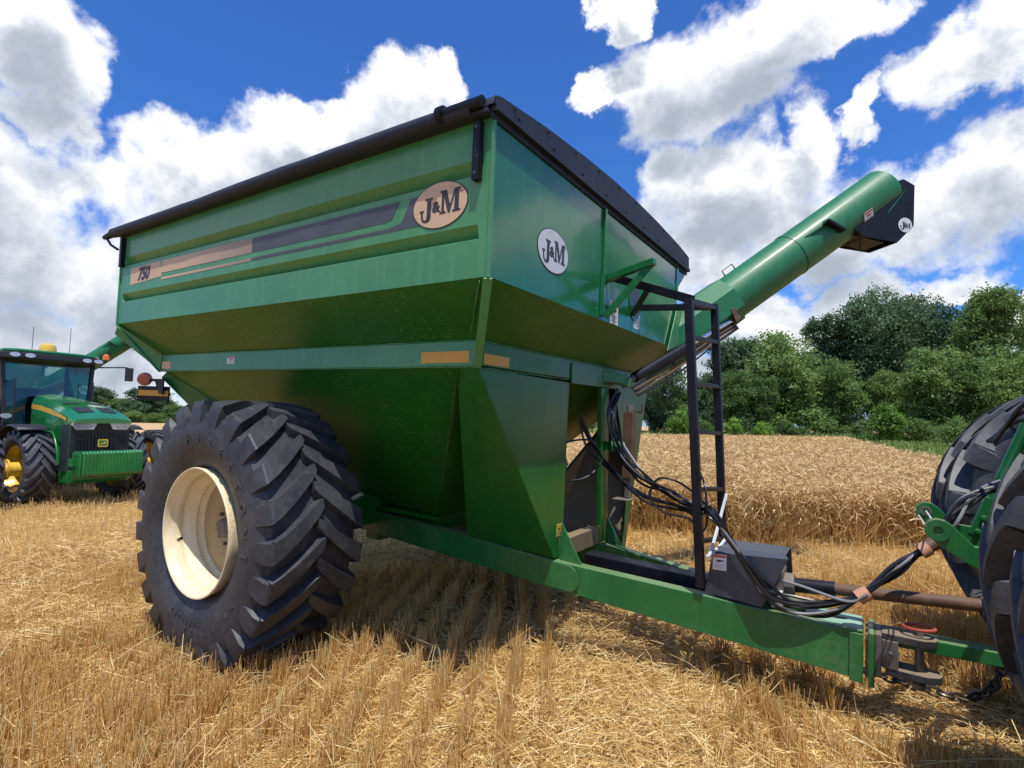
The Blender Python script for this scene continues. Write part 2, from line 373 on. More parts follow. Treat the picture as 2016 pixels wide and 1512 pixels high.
# ------------------------------------------------------------------ tyres
def lug_tyre(R, W, rim, nlug, lugh, sweep, parent, mat='tyre_rubber', full=True, lw=.5, name='tyre', shoulder=.14):
    """carcass lathe + two rows of curved bars; axis along y, centred on origin"""
    mb = MB(); Rc = R - lugh; hw = W / 2
    prof = [(-hw * .62, rim), (-hw * .80, rim + .012), (-hw * .93, rim + (Rc - rim) * .22), (-hw * 1.0, rim + (Rc - rim) * .5), (-hw * .985, rim + (Rc - rim) * .72), (-hw * .93, Rc - (Rc - rim) * .12), (-hw * .84, Rc - .02), (-hw * .5, Rc - .003), (0, Rc)]
    prof = prof + [(-a, b) for a, b in prof[-2::-1]]
    mb.lathe(prof, 72)
    # inner side closing
    mb.lathe([(-hw * .62, rim), (hw * .62, rim)], 72)
    def rc(y):
        a = abs(y) / hw
        pts = [(0, Rc), (.5, Rc - .003), (.84, Rc - .02), (.93, Rc - (Rc - rim) * .12), (.985, Rc - (Rc - rim) * .28)]
        for (a0, r0), (a1, r1) in zip(pts, pts[1:]):
            if a <= a1: return r0 + (r1 - r0) * (a - a0) / (a1 - a0)
        return pts[-1][1]
    pitch = 2 * PI / nlug
    secs = [(.985, R - shoulder * 1.5, R - shoulder * 1.6), (.985, R - shoulder * 1.05, R - shoulder * 1.4), (.975, R - shoulder * .45, R - shoulder), (.93, R - .016, R - .09), (.90, R - .008, None), (.74, R - .004, None), (.5, R - .001, None), (.28, R, None), (.10, R, None), (.0, R, None), (-.07, R - .003, None)]
    for side in (-1, 1):
        for k in range(nlug):
            th0 = pitch * (k + (.5 if side > 0 else 0)); vs = []; n = len(secs)
            for i, (yn, rt, rb) in enumerate(secs):
                s = max(0, (.95 - yn) / 1.02); th = th0 + sweep * (s ** 1.2)
                w = pitch * lw * .5 * (1.0 - .34 * min(1, s * 1.2)); wt = w * .90; wb = w * 1.18
                if i == 0: wt = w * .70; wb = w * .75
                if i == n - 1: wt *= .62
                if i == n - 2: wt *= .90
                yb = yn * hw
                if rb is None: rb = rc(yn * hw) - .012
                else: yb = min(yn * hw - .03, hw * .94)
                for (r_, w_, y_) in ((rb, -wb, yb), (rt, -wt, yn * hw), (rt, wt, yn * hw), (rb, wb, yb)):
                    a = th + w_; vs.append((r_ * cos(a), side * y_, r_ * sin(a)))
            fs = []
            for i in range(n - 1):
                o = i * 4
                for q in range(3): fs.append((o + q, o + q + 1, o + q + 5, o + q + 4))
            fs.append((0, 1, 2, 3)); e = (n - 1) * 4; fs.append((e + 3, e + 2, e + 1, e))
            mb.add(vs, fs)
    return mb.build(name, mat, parent, smooth=True, angle=30)

# ================================================================== GRAIN CART
def build_cart():
    root = empty('grain_cart')
    XF, XR, HW, ZT, ZF, ZS, ZB = 2.2815, -2.2208, 1.7354, 3.4458, 2.578, 2.285, 2.1346
    SX, SR, SY = 2.015, -1.89, 1.4496          # strip band corners
    CY = 1.57                                   # far front corner is cut away for the auger
    # side panels with pressed grooves
    def side(sgn, name):
        mb = MB()
        zs = [(ZT, 0), (3.225, 0), (3.165, .05), (3.138, 0), (2.868, 0), (2.812, .05), (2.785, 0), (ZF, 0)]
        x0, x1 = XR + .09, XF - .085
        vs = []
        for z, d in zs:
            for x, k in ((x0 - .012, 0), (x0, 1), (x1, 1), (x1 + .012, 0)): vs.append((x, sgn * (HW - d * k), z))
        fs = []
        for i in range(len(zs) - 1):
            for q in range(3): fs.append((i * 4 + q, i * 4 + q + 1, i * 4 + q + 5, i * 4 + q + 4))
        mb.add(vs, fs)
        mb.add([(XR, sgn * HW, ZT), (x0 - .012, sgn * HW, ZT), (x0 - .012, sgn * HW, ZF), (XR, sgn * HW, ZF)], [(0, 1, 2, 3)])
        mb.add([(x1 + .012, sgn * HW, ZT), (XF, sgn * HW, ZT), (XF, sgn * HW, ZF), (x1 + .012, sgn * HW, ZF)], [(0, 1, 2, 3)])
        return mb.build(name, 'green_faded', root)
    side(-1, 'side_panel')
    mb = MB()   # far side stops short of the auger recess
    mb.add([(XR, HW, ZT), (1.9, HW, ZT), (1.9, HW, ZF), (XR, HW, ZF)], [(0, 1, 2, 3)])
    mb.add([(1.9, HW, ZT), (XF, CY, ZT), (XF, CY, ZF), (1.9, HW, ZF)], [(0, 1, 2, 3)])
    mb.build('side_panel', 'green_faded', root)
    mb = MB(); mb.add([(XF, -HW, ZT), (XF, CY, ZT), (XF, CY, ZF), (XF, -HW, ZF)], [(0, 1, 2, 3)])
    mb.build('front_panel', 'green_front', root)
    mb = MB(); mb.add([(XR, -HW, ZT), (XR, HW, ZT), (XR, HW, ZF), (XR, -HW, ZF)], [(0, 1, 2, 3)])
    mb.build('rear_panel', 'green_faded', root)
    # top rim / inside so it is not see-through
    mb = MB(); mb.add([(XR, -HW, ZT - .05), (XF, -HW, ZT - .05), (XF, CY, ZT - .05), (1.9, HW, ZT - .05), (XR, HW, ZT - .05)], [(0, 1, 2, 3, 4)])
    mb.build('grain_cover_deck', 'tarp', root)
    # slopes from the fold to the strip band
    def ring(mb, a, b, mi=0):
        n = len(a); mb.add(a + b, [(i, (i + 1) % n, n + (i + 1) % n, n + i) for i in range(n)], mi)
    A = [(XR, -HW, ZF), (XF, -HW, ZF), (XF, CY, ZF), (1.9, HW, ZF), (XR, HW, ZF)]
    Bt = [(SR, -SY, ZS), (SX, -SY, ZS), (SX, 1.40, ZS), (1.85, SY, ZS), (SR, SY, ZS)]
    Bb = [(p[0], p[1], ZB) for p in Bt]
    mb = MB(); mb.add([A[0], A[1], Bt[1], Bt[0]], [(0, 1, 2, 3)]); mb.add([A[4], A[3], Bt[3], Bt[4]], [(0, 1, 2, 3)]); mb.add([A[0], A[4], Bt[4], Bt[0]], [(0, 1, 2, 3)])
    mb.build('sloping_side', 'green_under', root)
    mb = MB(); mb.add([A[1], A[2], Bt[2], Bt[1]], [(0, 1, 2, 3)]); mb.add([A[2], A[3], Bt[3], Bt[2]], [(0, 1, 2, 3)])
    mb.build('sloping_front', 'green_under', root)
    mb = MB(); e = .012
    mb.box((SR - .005, -SY - e, ZB), (SX + .0, -SY + .03, ZS)); mb.box((SR, SY - .03, ZB), (1.85, SY + e, ZS)); mb.box((SR - e, -SY + .031, ZB), (SR + .03, SY - .031, ZS))
    mb.box((SR, -SY - e, ZB - .008), (SX, -SY + .09, ZB - .001))
    mb.build('side_rail', 'green_faded', root, bevel=.004)
    mb = MB(); FR_ = 'green_gloss'; mb.box((SX - .03, -SY + .031, ZB + .005), (SX + e, 1.44, ZS - .002))
    mb.box((SX + e + .001, -.27, ZB - .03), (SX + e + .014, .75, ZS - .02))
    mb.build('front_rail', FR_, root, bevel=.004)
    # corner gusset strips
    mb = MB()
    mb.bar((XF + .002, -HW - .002, ZF - .01), (SX + .012, -SY - .012, ZB - .01), .05, .014, up=(.7, -.7, 0))
    mb.bar((XF, -HW, ZT - .01), (XF, -HW, ZF - .01), .022, .022); mb.build('corner_trim', 'green_faded', root, bevel=.004); mb = MB()
    mb.bar((XR, -HW, ZT - .01), (XR, -HW, ZF - .01), .022, .022)
    mb.bar((XR - .002, -HW - .002, ZF - .01), (SR - .012, -SY - .012, ZB - .01), .05, .014, up=(-.7, -.7, 0))
    mb.build('corner_trim', 'green_faded', root, bevel=.004)
    mb = MB(); mb.sheet([(XR + .035, -HW - .006, ZF - .01), (SR + .035, -SY - .018, ZS), (SR - .004, -SY - .018, ZB), (XR - .03, -HW - .004, ZF - .10)], .012); mb.build('corner_plate', 'green_faded', root)
    mb = MB()   # weld beads
    def weld(a, b, n):
        a, b = Vector(a), Vector(b); r = random.Random(3)
        pts = [a.lerp(b, i / n) + Vector((0, 0, r.uniform(-.002, .002))) for i in range(n + 1)]
        mb.tube(pts, [.0035 + r.uniform(-.001, .0015) for _ in pts], 5)
    weld((SR, -SY - .013, ZS + .003), (SX, -SY - .013, ZS + .003), 60); weld((SX + .013, -SY, ZS + .003), (SX + .013, 1.3, ZS + .003), 50)
    weld((SX + .016, -1.4, ZB - .006), (SX + .016, -.3, ZB - .006), 20)
    weld((XF - .055, -HW - .001, ZF - .02), (SX - .05, -SY - .013, ZS + .02), 14)
    mb.build('weld_bead', 'green_faded', root, smooth=True)
    mb = MB(); mb.bar((XF + .012, -.30, ZT - .03), (XF + .012, -.30, ZF + .03), .03, .02, up=(1, 0, 0)); mb.bar((XF + .006, -.30, ZF + .33), (XF + .006, -.30, ZF + .03), .07, .01, up=(1, 0, 0)); mb.build('front_stiffener', 'green_front', root, bevel=.003); mb = MB()
    mb.bar((XF + .005, 1.55, ZT), (XF + .005, 1.55, ZF + .6), .05, .01, up=(1, 0, 0))
    mb.build('front_stiffener', 'green_front', root, bevel=.003)
    # far corner overhang of the rim above the auger
    mb = MB(); mb.sheet([(XF, CY, ZT - .0), (XF, 1.86, ZT - .0), (XF - .005, 1.86, ZT - .04), (XF - .01, CY, ZT - .26)], .01)
    mb.box((1.9, CY, ZT - .03), (XF - .012, 1.86, ZT - .015)); mb.build('rim_gusset', 'green_front', root)
    # lower hopper
    H = [(-.02, -.36, .985), (.83, -.36, .93), (.83, .36, .93), (-.02, .36, .985)]
    T = [(SR + .03, -SY + .01, ZB), (SX - .13, -SY + .01, ZB), (SX - .13, SY - .01, ZB), (SR + .03, SY - .01, ZB)]
    mb = MB(); ring(mb, T, H); mb.add(H, [(0, 1, 2, 3)])
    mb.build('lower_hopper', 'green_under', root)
    mb = MB(); mb.bar((SX - .15, -SY + .01, ZB - .03), (.83, -.375, .94), .03, .012, up=(1, 0, 0)); mb.box((-.05, -.40, .905), (.86, -.33, .935)); mb.box((-.0, -.3, .80), (.8, .3, .93))
    mb.build('sump', 'green_under', root)
    # front legs: folded plates
    for s in (-1, 1):
        mb = MB(); X = SX + .002
        top_o = (X, s * 1.44, ZB - .003); bot_o = (X, s * .41, .80); bot_i = (X, s * .30, .785); top_i = (X, s * .275, ZB - .025)
        if s > 0: bot_o = (X, .98, .62); bot_i = (X, .86, .60); 
        if s < 0:
            mb.sheet([top_o, bot_o, bot_i, top_i], -.008)
            mb.sheet([top_o, (1.86, -1.44, ZB - .003), (1.2, -.41, .845), bot_o], .008)
            mb.sheet([top_i, bot_i, (1.93, -.30, .785), (1.93, -.275, ZB - .03)], .008)
        else:
            mb.sheet([(X, 1.50, 2.23), (X, .98, .62), (X, .90, .60), (X, 1.0, 1.25), (X, .62, 2.10)], -.008)
            m2 = MB(); m2.sheet([(X - .01, 1.49, 2.22), (1.86, 1.44, 2.13), (1.2, .45, .82), (X - .01, .97, .63)], .008); m2.build('leg_side_plate', 'bronze_dust_and_reflection', root)  # brown of this far leg plate is a reflection put into its colour
            mb.sheet([(X + .03, .27, 2.10), (X + .03, .36, .78), (X + .03, .50, .78), (X + .03, .43, 2.10)], -.04)
        mb.build('front_leg', 'green_gloss', root, bevel=.002)
    for gp, gs in (((2.022, -.355, .785), 1.0), ((2.05, .42, .74), .95)):
        mb = MB(); mb.prism([(0, 0), (.20 * gs, -.03), (.015, .27 * gs)], gp, (1, 0, 0), (0, 0, 1), (0, 1, 0), .012); mb.build('foot_gusset', 'green_frame', root, bevel=.002)
    # rear legs
    for s in (-1, 1):
        mb = MB(); mb.bar((-1.86, s * 1.40, 2.13), (-1.0, s * .62, 1.0), .16, .07, up=(0, s, .4)); mb.bar((-1.80, s * 1.28, 2.1), (-.7, s * .5, 1.0), .05, .20, up=(0, s, .4))
        mb.build('rear_leg', 'green_frame', root, bevel=.004)
    # frame
    beams = []
    for s in (-1, 1):
        mb = MB()
        zc = lambda x: .795 - .052 * (x - .0) * 1.0
        a = (-1.25, s * .36, .855); b2 = (2.03, s * .36, .682)
        mb.bar(a, b2, .10, .20); beams.append((a, b2))
        mb.build('frame_rail', 'green_frame', root, bevel=.006)
        mb = MB()
        P = [(1.80, s * .401), (2.20, s * .386), (3.92, s * .125)]
        zt = [.80, .785, .672]; zb = [.585, .565, .386]
        vs = []
        for (x, y), t1, b1 in zip(P, zt, zb):
            for yy in (y + s * .012, y - s * .085):
                vs += [(x, yy, t1 - .012), (x, yy, b1)]
        fs = []
        for i in range(2):
            o = i * 4; fs += [(o, o + 4, o + 5, o + 1), (o + 2, o + 3, o + 7, o + 6), (o, o + 2, o + 6, o + 4), (o + 1, o + 5, o + 7, o + 3)]
        fs += [(0, 1, 3, 2), (8, 10, 11, 9)]
        mb.add(vs, fs)
        mb.build('drawbar_beam', 'green_frame', root, bevel=.006)
    # oval joint plate
    mb = MB(); pl = []
    for k in range(24):
        a = 2 * PI * k / 24; pl.append(((.13 if cos(a) > 0 else -.13) + .095 * cos(a), .095 * sin(a)))
    d = Vector((1, .0, -.055)).normalized()
    mb.prism(pl, (2.0, -.412, .686), d, (0, 0, 1), (0, -1, 0), .010)
    mb.build('joint_plate', 'green_frame', root, bevel=.003)
    mb = MB()
    for x0, x1, z0, z1 in ((.95, 1.05, .70, .80), (1.75, 1.85, .62, .76), (-.1, .05, .72, .84), (1.955, 2.045, .78, .92)):
        mb = MB(); mb.box((x0, -.345, z0), (x1, .345, z1)); mb.build('cross_member', 'bronze_dust_and_reflection', root, bevel=.004)
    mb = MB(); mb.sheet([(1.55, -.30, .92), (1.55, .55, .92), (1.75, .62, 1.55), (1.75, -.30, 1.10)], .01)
    mb.build('inner_panel', 'bronze_dust_and_reflection', root)
    mb = MB(); mb.box((-.12, -1.5, .78), (.12, 1.5, 1.02)); mb.box((-.09, -.34, .6), (.09, .34, .78)); mb.build('axle', 'green_gloss', root, bevel=.01)
    # tongue end
    mb = MB(); mb.box((3.62, -.15, .66), (3.93, .15, .675)); mb.box((3.86, -.155, .375), (3.93, .155, .656)); mb.box((3.955, -.145, .36), (3.985, .145, .668))
    mb.build('tongue_head', 'green_frame', root, bevel=.006)
    mb = MB(); mb.prism(ellipse(0, 0, .05, .022, 16), (3.80, 0, .676), (1, .2, 0), (0, 1, 0), (0, 0, 1), .002); mb.build('pin_slot', 'void', root)
    mb = MB(); mb.add([(3.60, -.10, .6765), (3.92, -.13, .6765), (3.92, .12, .6765), (3.66, .11, .6765)], [(0, 1, 2, 3)]); mb.build('worn_patch', 'worn_paint', root)
    mb = MB(); mb.box((3.94, -.12, .40), (3.953, .12, .65)); mb.box((3.986, -.11, .42), (4.02, .11, .66)); mb.box((4.02, -.085, .47), (4.10, .085, .63))
    mb.cyl((4.055, -.13, .55), (4.055, .13, .55), .02, 12)
    mb.build('swivel_block', 'worn_steel', root, bevel=.004)
    mb = MB(); pl = [(0, -.08), (.20, -.08), (.255, -.045), (.27, 0), (.255, .045), (.20, .08), (0, .08)]
    mb.prism(pl, (4.02, 0, .622), (1, 0, 0), (0, 1, 0), (0, 0, 1), .045); mb.build('hitch_clevis', 'clevis_steel', root, bevel=.005); mb = MB(); mb.prism(pl, (4.04, 0, .43), (1, 0, 0), (0, 1, 0), (0, 0, 1), .042)
    mb.build('hitch_clevis', 'clevis_steel', root, bevel=.005)
    mb = MB(); mb.cyl((4.2, 0, .38), (4.2, 0, .70), .022, 14, 0); mb.cyl((4.2, 0, .37), (4.2, 0, .40), .036, 6, 0)
    ring_pts = [(4.2 + .075 * cos(a), .055 * sin(a), .715 + .006 * cos(a)) for a in [2 * PI * k / 20 for k in range(21)]]
    mb.tube(ring_pts, .009, 8, 1)
    mb.build('hitch_pin', ['worn_steel', 'red'], root, smooth=True)
    # driveline rail and gearbox cover
    mb = MB(); mb.bar((2.10, .0, .775), (3.12, .02, .755), .14, .012); mb.bar((2.10, -.07, .735), (3.12, -.05, .715), .008, .085)
    mb.build('driveline_guard', 'black_paint', root, bevel=.002)
    mb = MB()
    pts = [(3.10, 1.0), (3.055, .735), (3.40, .715), (3.545, 1.035)]
    mb.add([(x, -.245, z) for x, z in pts] + [(x, -.239, z) for x, z in pts], [(0, 1, 2, 3), (7, 6, 5, 4), (0, 3, 7, 4), (3, 2, 6, 7), (2, 1, 5, 6), (1, 0, 4, 5)])
    mb.add([(3.10, -.246, 1.0), (3.545, -.246, 1.035), (3.525, -.20, 1.052), (3.12, -.20, 1.035), (3.52, .13, 1.035), (3.11, .13, 1.02), (3.53, .18, .80), (3.08, .18, .80)],
           [(0, 1, 2, 3), (3, 2, 4, 5), (5, 4, 6, 7)])
    cv = mb.build('gearbox_cover', 'grey_steel', root)
    so = cv.modifiers.new('solid', 'SOLIDIFY'); so.thickness = .004; bv = cv.modifiers.new('bv', 'BEVEL'); bv.width = .004; bv.segments = 2
    warn_label(root, (3.145, -.247, .945), (1, 0, .05), (.0, 0, 1), (0, -1, 0), .085, .10)
    mb = MB(); mb.box((3.15, -.1, .72), (3.5, .1, .92)); mb.cyl((3.45, 0, .82), (3.56, 0, .825), .07, 14); mb.build('gearbox', 'worn_steel', root, bevel=.01)
    mb = MB(); mb.box((3.44, -.15, .70), (3.50, -.06, .80)); mb.build('guard_tab', 'decal_white', root)
    # pto shaft
    mb = MB(); mb.tube([(3.50, 0, .82), (3.78, 0, .845)], .045, 14, 0); mb.tube([(3.76, 0, .843), (4.50, 0, .905)], .036, 14, 1); mb.tube([(4.48, 0, .90), (4.60, 0, .912)], [.05, .06], 14, 2)
    mb.build('driveshaft', ['black_paint', 'rust', 'bronze_dust_and_reflection'], root, smooth=True)
    # wheels
    R = .938
    for s in (-1, 1):
        wy = s * 1.632
        hub = MB()
        hub.lathe([(0.03, .17), (0.0, .24), (-.005, .30), (0.0, .356)], 48); hub.lathe([(.045, .17), (.015, .356)], 48)
        hub.lathe([(.01, .005), (.01, .15), (.03, .17)], 40)
        for k in range(10):
            a = 2 * PI * k / 10; hub.cyl((.135 * cos(a), -.02, .135 * sin(a)), (.135 * cos(a), .02, .135 * sin(a)), .015, 6, 1)
        hub.lathe([(-.07, .001), (-.07, .05), (-.05, .07), (.01, .08)], 24, mi=1)
        wh = hub.build('wheel', ['disc_dirty', 'worn_steel'], root, smooth=True)
        wh.location = (0, s * 1.74, R)
        if s > 0: wh.rotation_euler = (0, 0, PI)
        off = .108
        mb = MB()
        y0 = -.352 + off
        prof = [(y0 - .004, .455), (y0 - .014, .450), (y0 - .012, .440), (y0 + .004, .432), (y0 + .035, .428), (y0 + .055, .418), (y0 + .060, .404), (y0 + .085, .398), (y0 + .100, .408), (y0 + .118, .408), (y0 + .130, .394), (y0 + .150, .388), (y0 + .165, .372), (y0 + .19, .366), (y0 + .20, .376), (y0 + .215, .374), (y0 + .235, .356), (.0, .352), (.02, .36), (.30, .38), (.34, .42), (.342, .449), (.30, .452), (.2, .44), (0, .425), (y0 + .2, .43), (y0 + .02, .449)]
        mb.lathe(prof, 72, closed=True)
        mb.cyl((-.388 , y0 + .085, -.11), (-.375, y0 + .06, -.11), .010, 8)
        rm = mb.build('rim', 'cream', wh, smooth=True, angle=50)
        vs_ = MB(); a = rad(197); vs_.tube([(.412 * cos(a), y0 + .10, .412 * sin(a)), (.395 * cos(a), y0 + .07, .395 * sin(a))], .011, 8); vs_.build('valve_stem', 'void', wh)
        ty = lug_tyre(R, .755, .445, 23, .062, rad(17), wh, lw=.60)
        ty.location = (0, off, 0)
        for v_ in ty.data.vertices:
            if v_.co.z < -(R - .085): q_ = -(R - .085) - v_.co.z; v_.co.z = -(R - .085) - q_ * .15; v_.co.y *= 1 + q_ * .4
        mb = MB()
        def arc(txt, a0, da, r, size, ysurf):
            for i, ch in enumerate(txt):
                if ch == ' ': continue
                a = a0 + da * i; U = Vector((sin(a), 0, -cos(a))); V = Vector((cos(a), 0, sin(a)))
                g = text_geo(ch, size, offset=.002, extrude=.003)
                put_text(mb, g, V * r + Vector((0, ysurf, 0)), U, V, (0, -1, 0), 0, .0)
        if s < 0:
            arc('FIRESTONE', rad(103), -rad(13.5), .655, .088, -.3790 + off)
            mb.build('lettering', 'letter_rubber', wh); mb = MB()
            arc('30.5L-32', rad(-35), -rad(8), .665, .055, -.3790 + off)
            arc('TUBELESS', rad(-75), -rad(5), .60, .035, -.3765 + off)
            mb.build('lettering', 'letter_rubber', wh)
    # tarp: curved end caps, cover, roll tube
    prof = [(-1.78, 3.515), (-1.72, 3.535), (-1.23, 3.593), (-.7, 3.635), (-.2, 3.66), (.3, 3.668), (.85, 3.66), (1.49, 3.632), (1.86, 3.60)]
    mb = MB()
    vs = []; n = len(prof)
    for x in (XF + .035, XF + .028):
        for (y, z) in prof: vs.append((x, y, z))
        for (y, z) in prof: vs.append((x, y, max(ZT + .055, 3.5) if False else ZT + .03))
    fs = [(i, i + 1, n + i + 1, n + i) for i in range(n - 1)] + [(2 * n + i, 3 * n + i, 3 * n + i + 1, 2 * n + i + 1) for i in range(n - 1)]
    mb.add(vs, fs)
    mb.box((XF + .002, -1.77, ZT + .0), (XF + .045, 1.88, ZT + .032))
    mb.box((XF + .002, -1.77, ZT - .035), (XF + .012, 1.88, ZT - .002))
    for i in range(9):
        y = -1.55 + i * .40
        mb.cyl((XF + .036, y, ZT + .055), (XF + .044, y, ZT + .055), .011, 8)
    for i in range(10):
        y = -1.6 + i * .37; zt = np.interp(y, [p[0] for p in prof], [p[1] for p in prof]) - .02
        mb.cyl((XF + .036, y, zt), (XF + .044, y, zt), .009, 8)
    mb.build('tarp_end_cap', 'tarp', root)
    mb = MB(); vs = []
    xs = [XR - .02] + [XR + (XF - XR) * i / 8 for i in range(1, 8)] + [XF + .034]
    pr = [(-1.79, 3.47)] + prof[0:] + [(1.88, 3.45)]
    for i, x in enumerate(xs):
        for (y, z) in pr: vs.append((x, y, z + (.0 if i % 2 == 0 else -.018) + .003))
    n = len(pr); fs = [(i * n + k, i * n + k + 1, (i + 1) * n + k + 1, (i + 1) * n + k) for i in range(len(xs) - 1) for k in range(n - 1)]
    mb.add(vs, fs); mb.build('tarp', 'tarp', root, smooth=True, angle=60)
    mb = MB(); rr = random.Random(5)
    pts = [(XR - .07 + (XF - .10 - XR + .07) * i / 16, -1.795, 3.475 - .006 * sin(i * .4)) for i in range(17)]
    mb.tube(pts, [.045 + rr.uniform(-.002, .003) for _ in pts], 14)
    mb.box((XR - .02, -1.80, ZT - .01), (XF, -1.735, ZT + .012))
    mb.build('roll_tube', 'tarp', root, smooth=True, angle=50)
    mb = MB(); mb.tube([(2.0, -1.81, 3.485), (2.26, -1.81, 3.485)], .034, 12); mb.tube([(1.96, -1.81, 3.485), (2.0, -1.81, 3.485)], .05, 12); mb.build('tarp_crank', 'black_paint', root, smooth=True); mb = MB()
    mb.tube([(XR - .07, -1.795, 3.475), (XR - .16, -1.80, 3.46), (XR - .24, -1.81, 3.45)], [.035, .03, .022], 8)
    mb.tube([(XR - .20, -1.81, 3.45), (XR - .10, -1.80, 3.36), (XR - .01, -1.77, 3.31)], .012, 6)
    mb.build('tarp_crank', 'black_paint', root, smooth=True)
    for (xx, z0, z1, nm) in ((2.195, 3.10, 3.42, 'tarp_stop'), (-2.165, 3.13, 3.42, 'tarp_stop')):
        mb = MB(); mb.box((xx - .022, -1.775, z0), (xx + .022, -1.737, z1)); 
        for zz in (z0 + .035, z1 - .035): mb.cyl((xx, -1.779, zz), (xx, -1.774, zz), .010, 8, 1)
        if xx > 0:
            for q, ch in enumerate('J&M'):
                put_text(mb, text_geo(ch, .035, extrude=.0005), (xx, -1.776, (z0 + z1) / 2 + .03 - q * .032), (0, 0, 1) if False else (1, 0, 0), (0, 0, 1), (0, -1, 0), 1, .0)
        mb.build(nm, ['black_paint', 'grey_steel'], root, bevel=.004)
    # decals
    y = -HW - .0005; D = MB(); O = (0, y, 0); U = (1, 0, 0); V = (0, 0, 1); N = (0, -1, 0)
    D.prism([(-1.99, 2.938), (-1.36, 2.962), (-1.39, 3.105), (-1.99, 3.10)], O, U, V, N, .0015)
    D.prism([(-1.375, 3.0), (-1.33, 2.992), (1.50, 2.988), (1.545, 3.0), (1.61, 3.098), (-1.36, 3.104)], O, U, V, N, .0017)
    D.prism([(-1.36, 2.95), (1.52, 2.948), (1.63, 2.965), (1.70, 3.098), (1.82, 3.10), (1.82, 2.925), (-1.36, 2.93)], O, U, V, N, .0015)
    D.build('stripe_decal', 'decal_stripe', root)
    g = text_geo('750', .165, shear=.28, offset=.008, extrude=.0004, spacing=.95)
    D = MB(); put_text(D, g, (-1.72, y, 3.02), U, V, N, 0, .0025, sx=.95); D.build('model_number', 'ink', root)
    logo_plate(root, (1.925, y - .001, 3.02), U, V, N, .205, .135, 'decal_tan')
    logo_plate(root, (XF + .001, -1.055, 2.89), (0, 1, 0), V, (1, 0, 0), .20, .14, 'decal_white')
    # reflectors
    D = MB(); D.box((1.58, -SY - .0145, 2.155), (1.965, -SY - .012, 2.225)); D.build('reflector', 'amber_tape', root)
    D = MB(); D.box((SR + .03, -SY - .0145, 2.155), (SR + .20, -SY - .012, 2.225)); D.build('reflector', 'decal_tan', root)
    D = MB(); D.box((SX + .012, -SY + .05, 2.15), (SX + .0145, -SY + .32, 2.215)); D.build('reflector', 'amber_tape', root)
    warn_label(root, (-.63, -SY - .012, 2.215), (1, 0, 0), (0, 0, 1), (0, -1, 0), .12, .06)
    warn_label(root, (XF + .001, -.06, 2.67), (0, 1, 0), (0, 0, 1), (1, 0, 0), .15, .18); warn_label(root, (XF + .001, .43, 2.70), (0, 1, 0), (0, 0, 1), (1, 0, 0), .13, .17)
    warn_label(root, (SX + .004, -.36, 1.0), (0, 1, 0), (0, 0, 1), (1, 0, 0), .08, .09, 'label_yellow').data.materials[0] = MATS['label_yellow']
    warn_label(root, (SX + .003, 1.0, 1.92), (0, 1, 0), (0, 0, 1), (1, 0, 0), .26, .20, 'label_yellow'); warn_label(root, (SX + .003, .98, 1.68), (0, 1, 0), (0, 0, 1), (1, 0, 0), .10, .22)
    D = MB(); D.box((SX + .004, 1.16, 2.08), (SX + .006, 1.34, 2.14)); D.build('reflector', 'amber_tape', root)
    # sight window
    D = MB(); D.prism(ellipse(0, 0, .13, .175, 30), (XF + .001, .37, 2.85), (0, 1, 0), (0, 0, 1), (1, 0, 0), .008, 0); D.prism(ellipse(0, 0, .11, .15, 30), (XF + .001, .37, 2.85), (0, 1, 0), (0, 0, 1), (1, 0, 0), .010, 1)
    D.build('sight_window', ['green_front', 'grey_steel'], root)
    # auger rest bracket on the front wall
    D = MB(); D.bar((XF, -.24, 2.90), (2.86, -.83, 2.865) if False else (2.68, -.30, 2.97), .05, .05); D.bar((XF + .02, -.28, 2.60), (2.66, -.295, 2.965), .055, .014, up=(0, 1, 0))
    D.build('auger_rest', 'green_front', root, bevel=.004)
    # ladder
    D = MB(); rn = [(3.035, -.272, .77), (2.915, -.272, 2.685)]; rf = [(3.035, .449, .62), (2.915, .47, 2.77)]
    for a, b2 in (rn, rf): D.bar(a, b2, .055, .055, up=(0, 1, 0))
    D.bar((2.94, -.272, 2.68), (2.29, -.13, 2.935), .05, .06); D.bar((2.94, .47, 2.765), (2.29, .44, 2.80), .045, .05)
    D.bar((2.915, -.272, 2.675), (2.915, .47, 2.76), .04, .04)
    D.bar((2.60, -.2, 2.80), (2.3, .30, 2.72), .035, .035)
    fr_ = D.build('ladder', 'black_paint', root, bevel=.004)
    lerp = lambda a, b2, t_: tuple(p + (q - p) * t_ for p, q in zip(a, b2))
    for t_ in (.155, .33, .53, .70, .865): 
        D = MB(); D.bar(lerp(rn[0], rn[1], t_), lerp(rf[0], rf[1], t_), .045, .03); D.build('rung', 'black_paint', fr_, bevel=.003)
    # auger
    dirv = Vector((1.388, 1.141, 1.361)).normalized(); A0 = Vector((.36, .31, .92)); 
    def ap(t_): return A0 + dirv * t_
    D = MB(); D.tube([ap(0), ap(3.05)], .24, 28); D.build('lower_auger_tube', 'green_auger', root, smooth=True)
    # octagonal joint housing
    D = MB()
    def octa(p, r, rot=0):
        ref = Vector((0, 0, 1)); u = dirv.cross(ref).normalized(); w = u.cross(dirv)
        return [tuple(p + (u * cos(rot + 2 * PI * k / 8 + PI / 8) + w * sin(rot + 2 * PI * k / 8 + PI / 8)) * r) for k in range(8)]
    s1, s2 = octa(ap(2.75), .29), octa(ap(3.72), .275)
    D.add(s1 + s2, [(i, (i + 1) % 8, 8 + (i + 1) % 8, 8 + i) for i in range(8)] + [tuple(range(7, -1, -1)), tuple(range(8, 16))]); D.build('auger_joint', 'green_auger', root, bevel=.006)
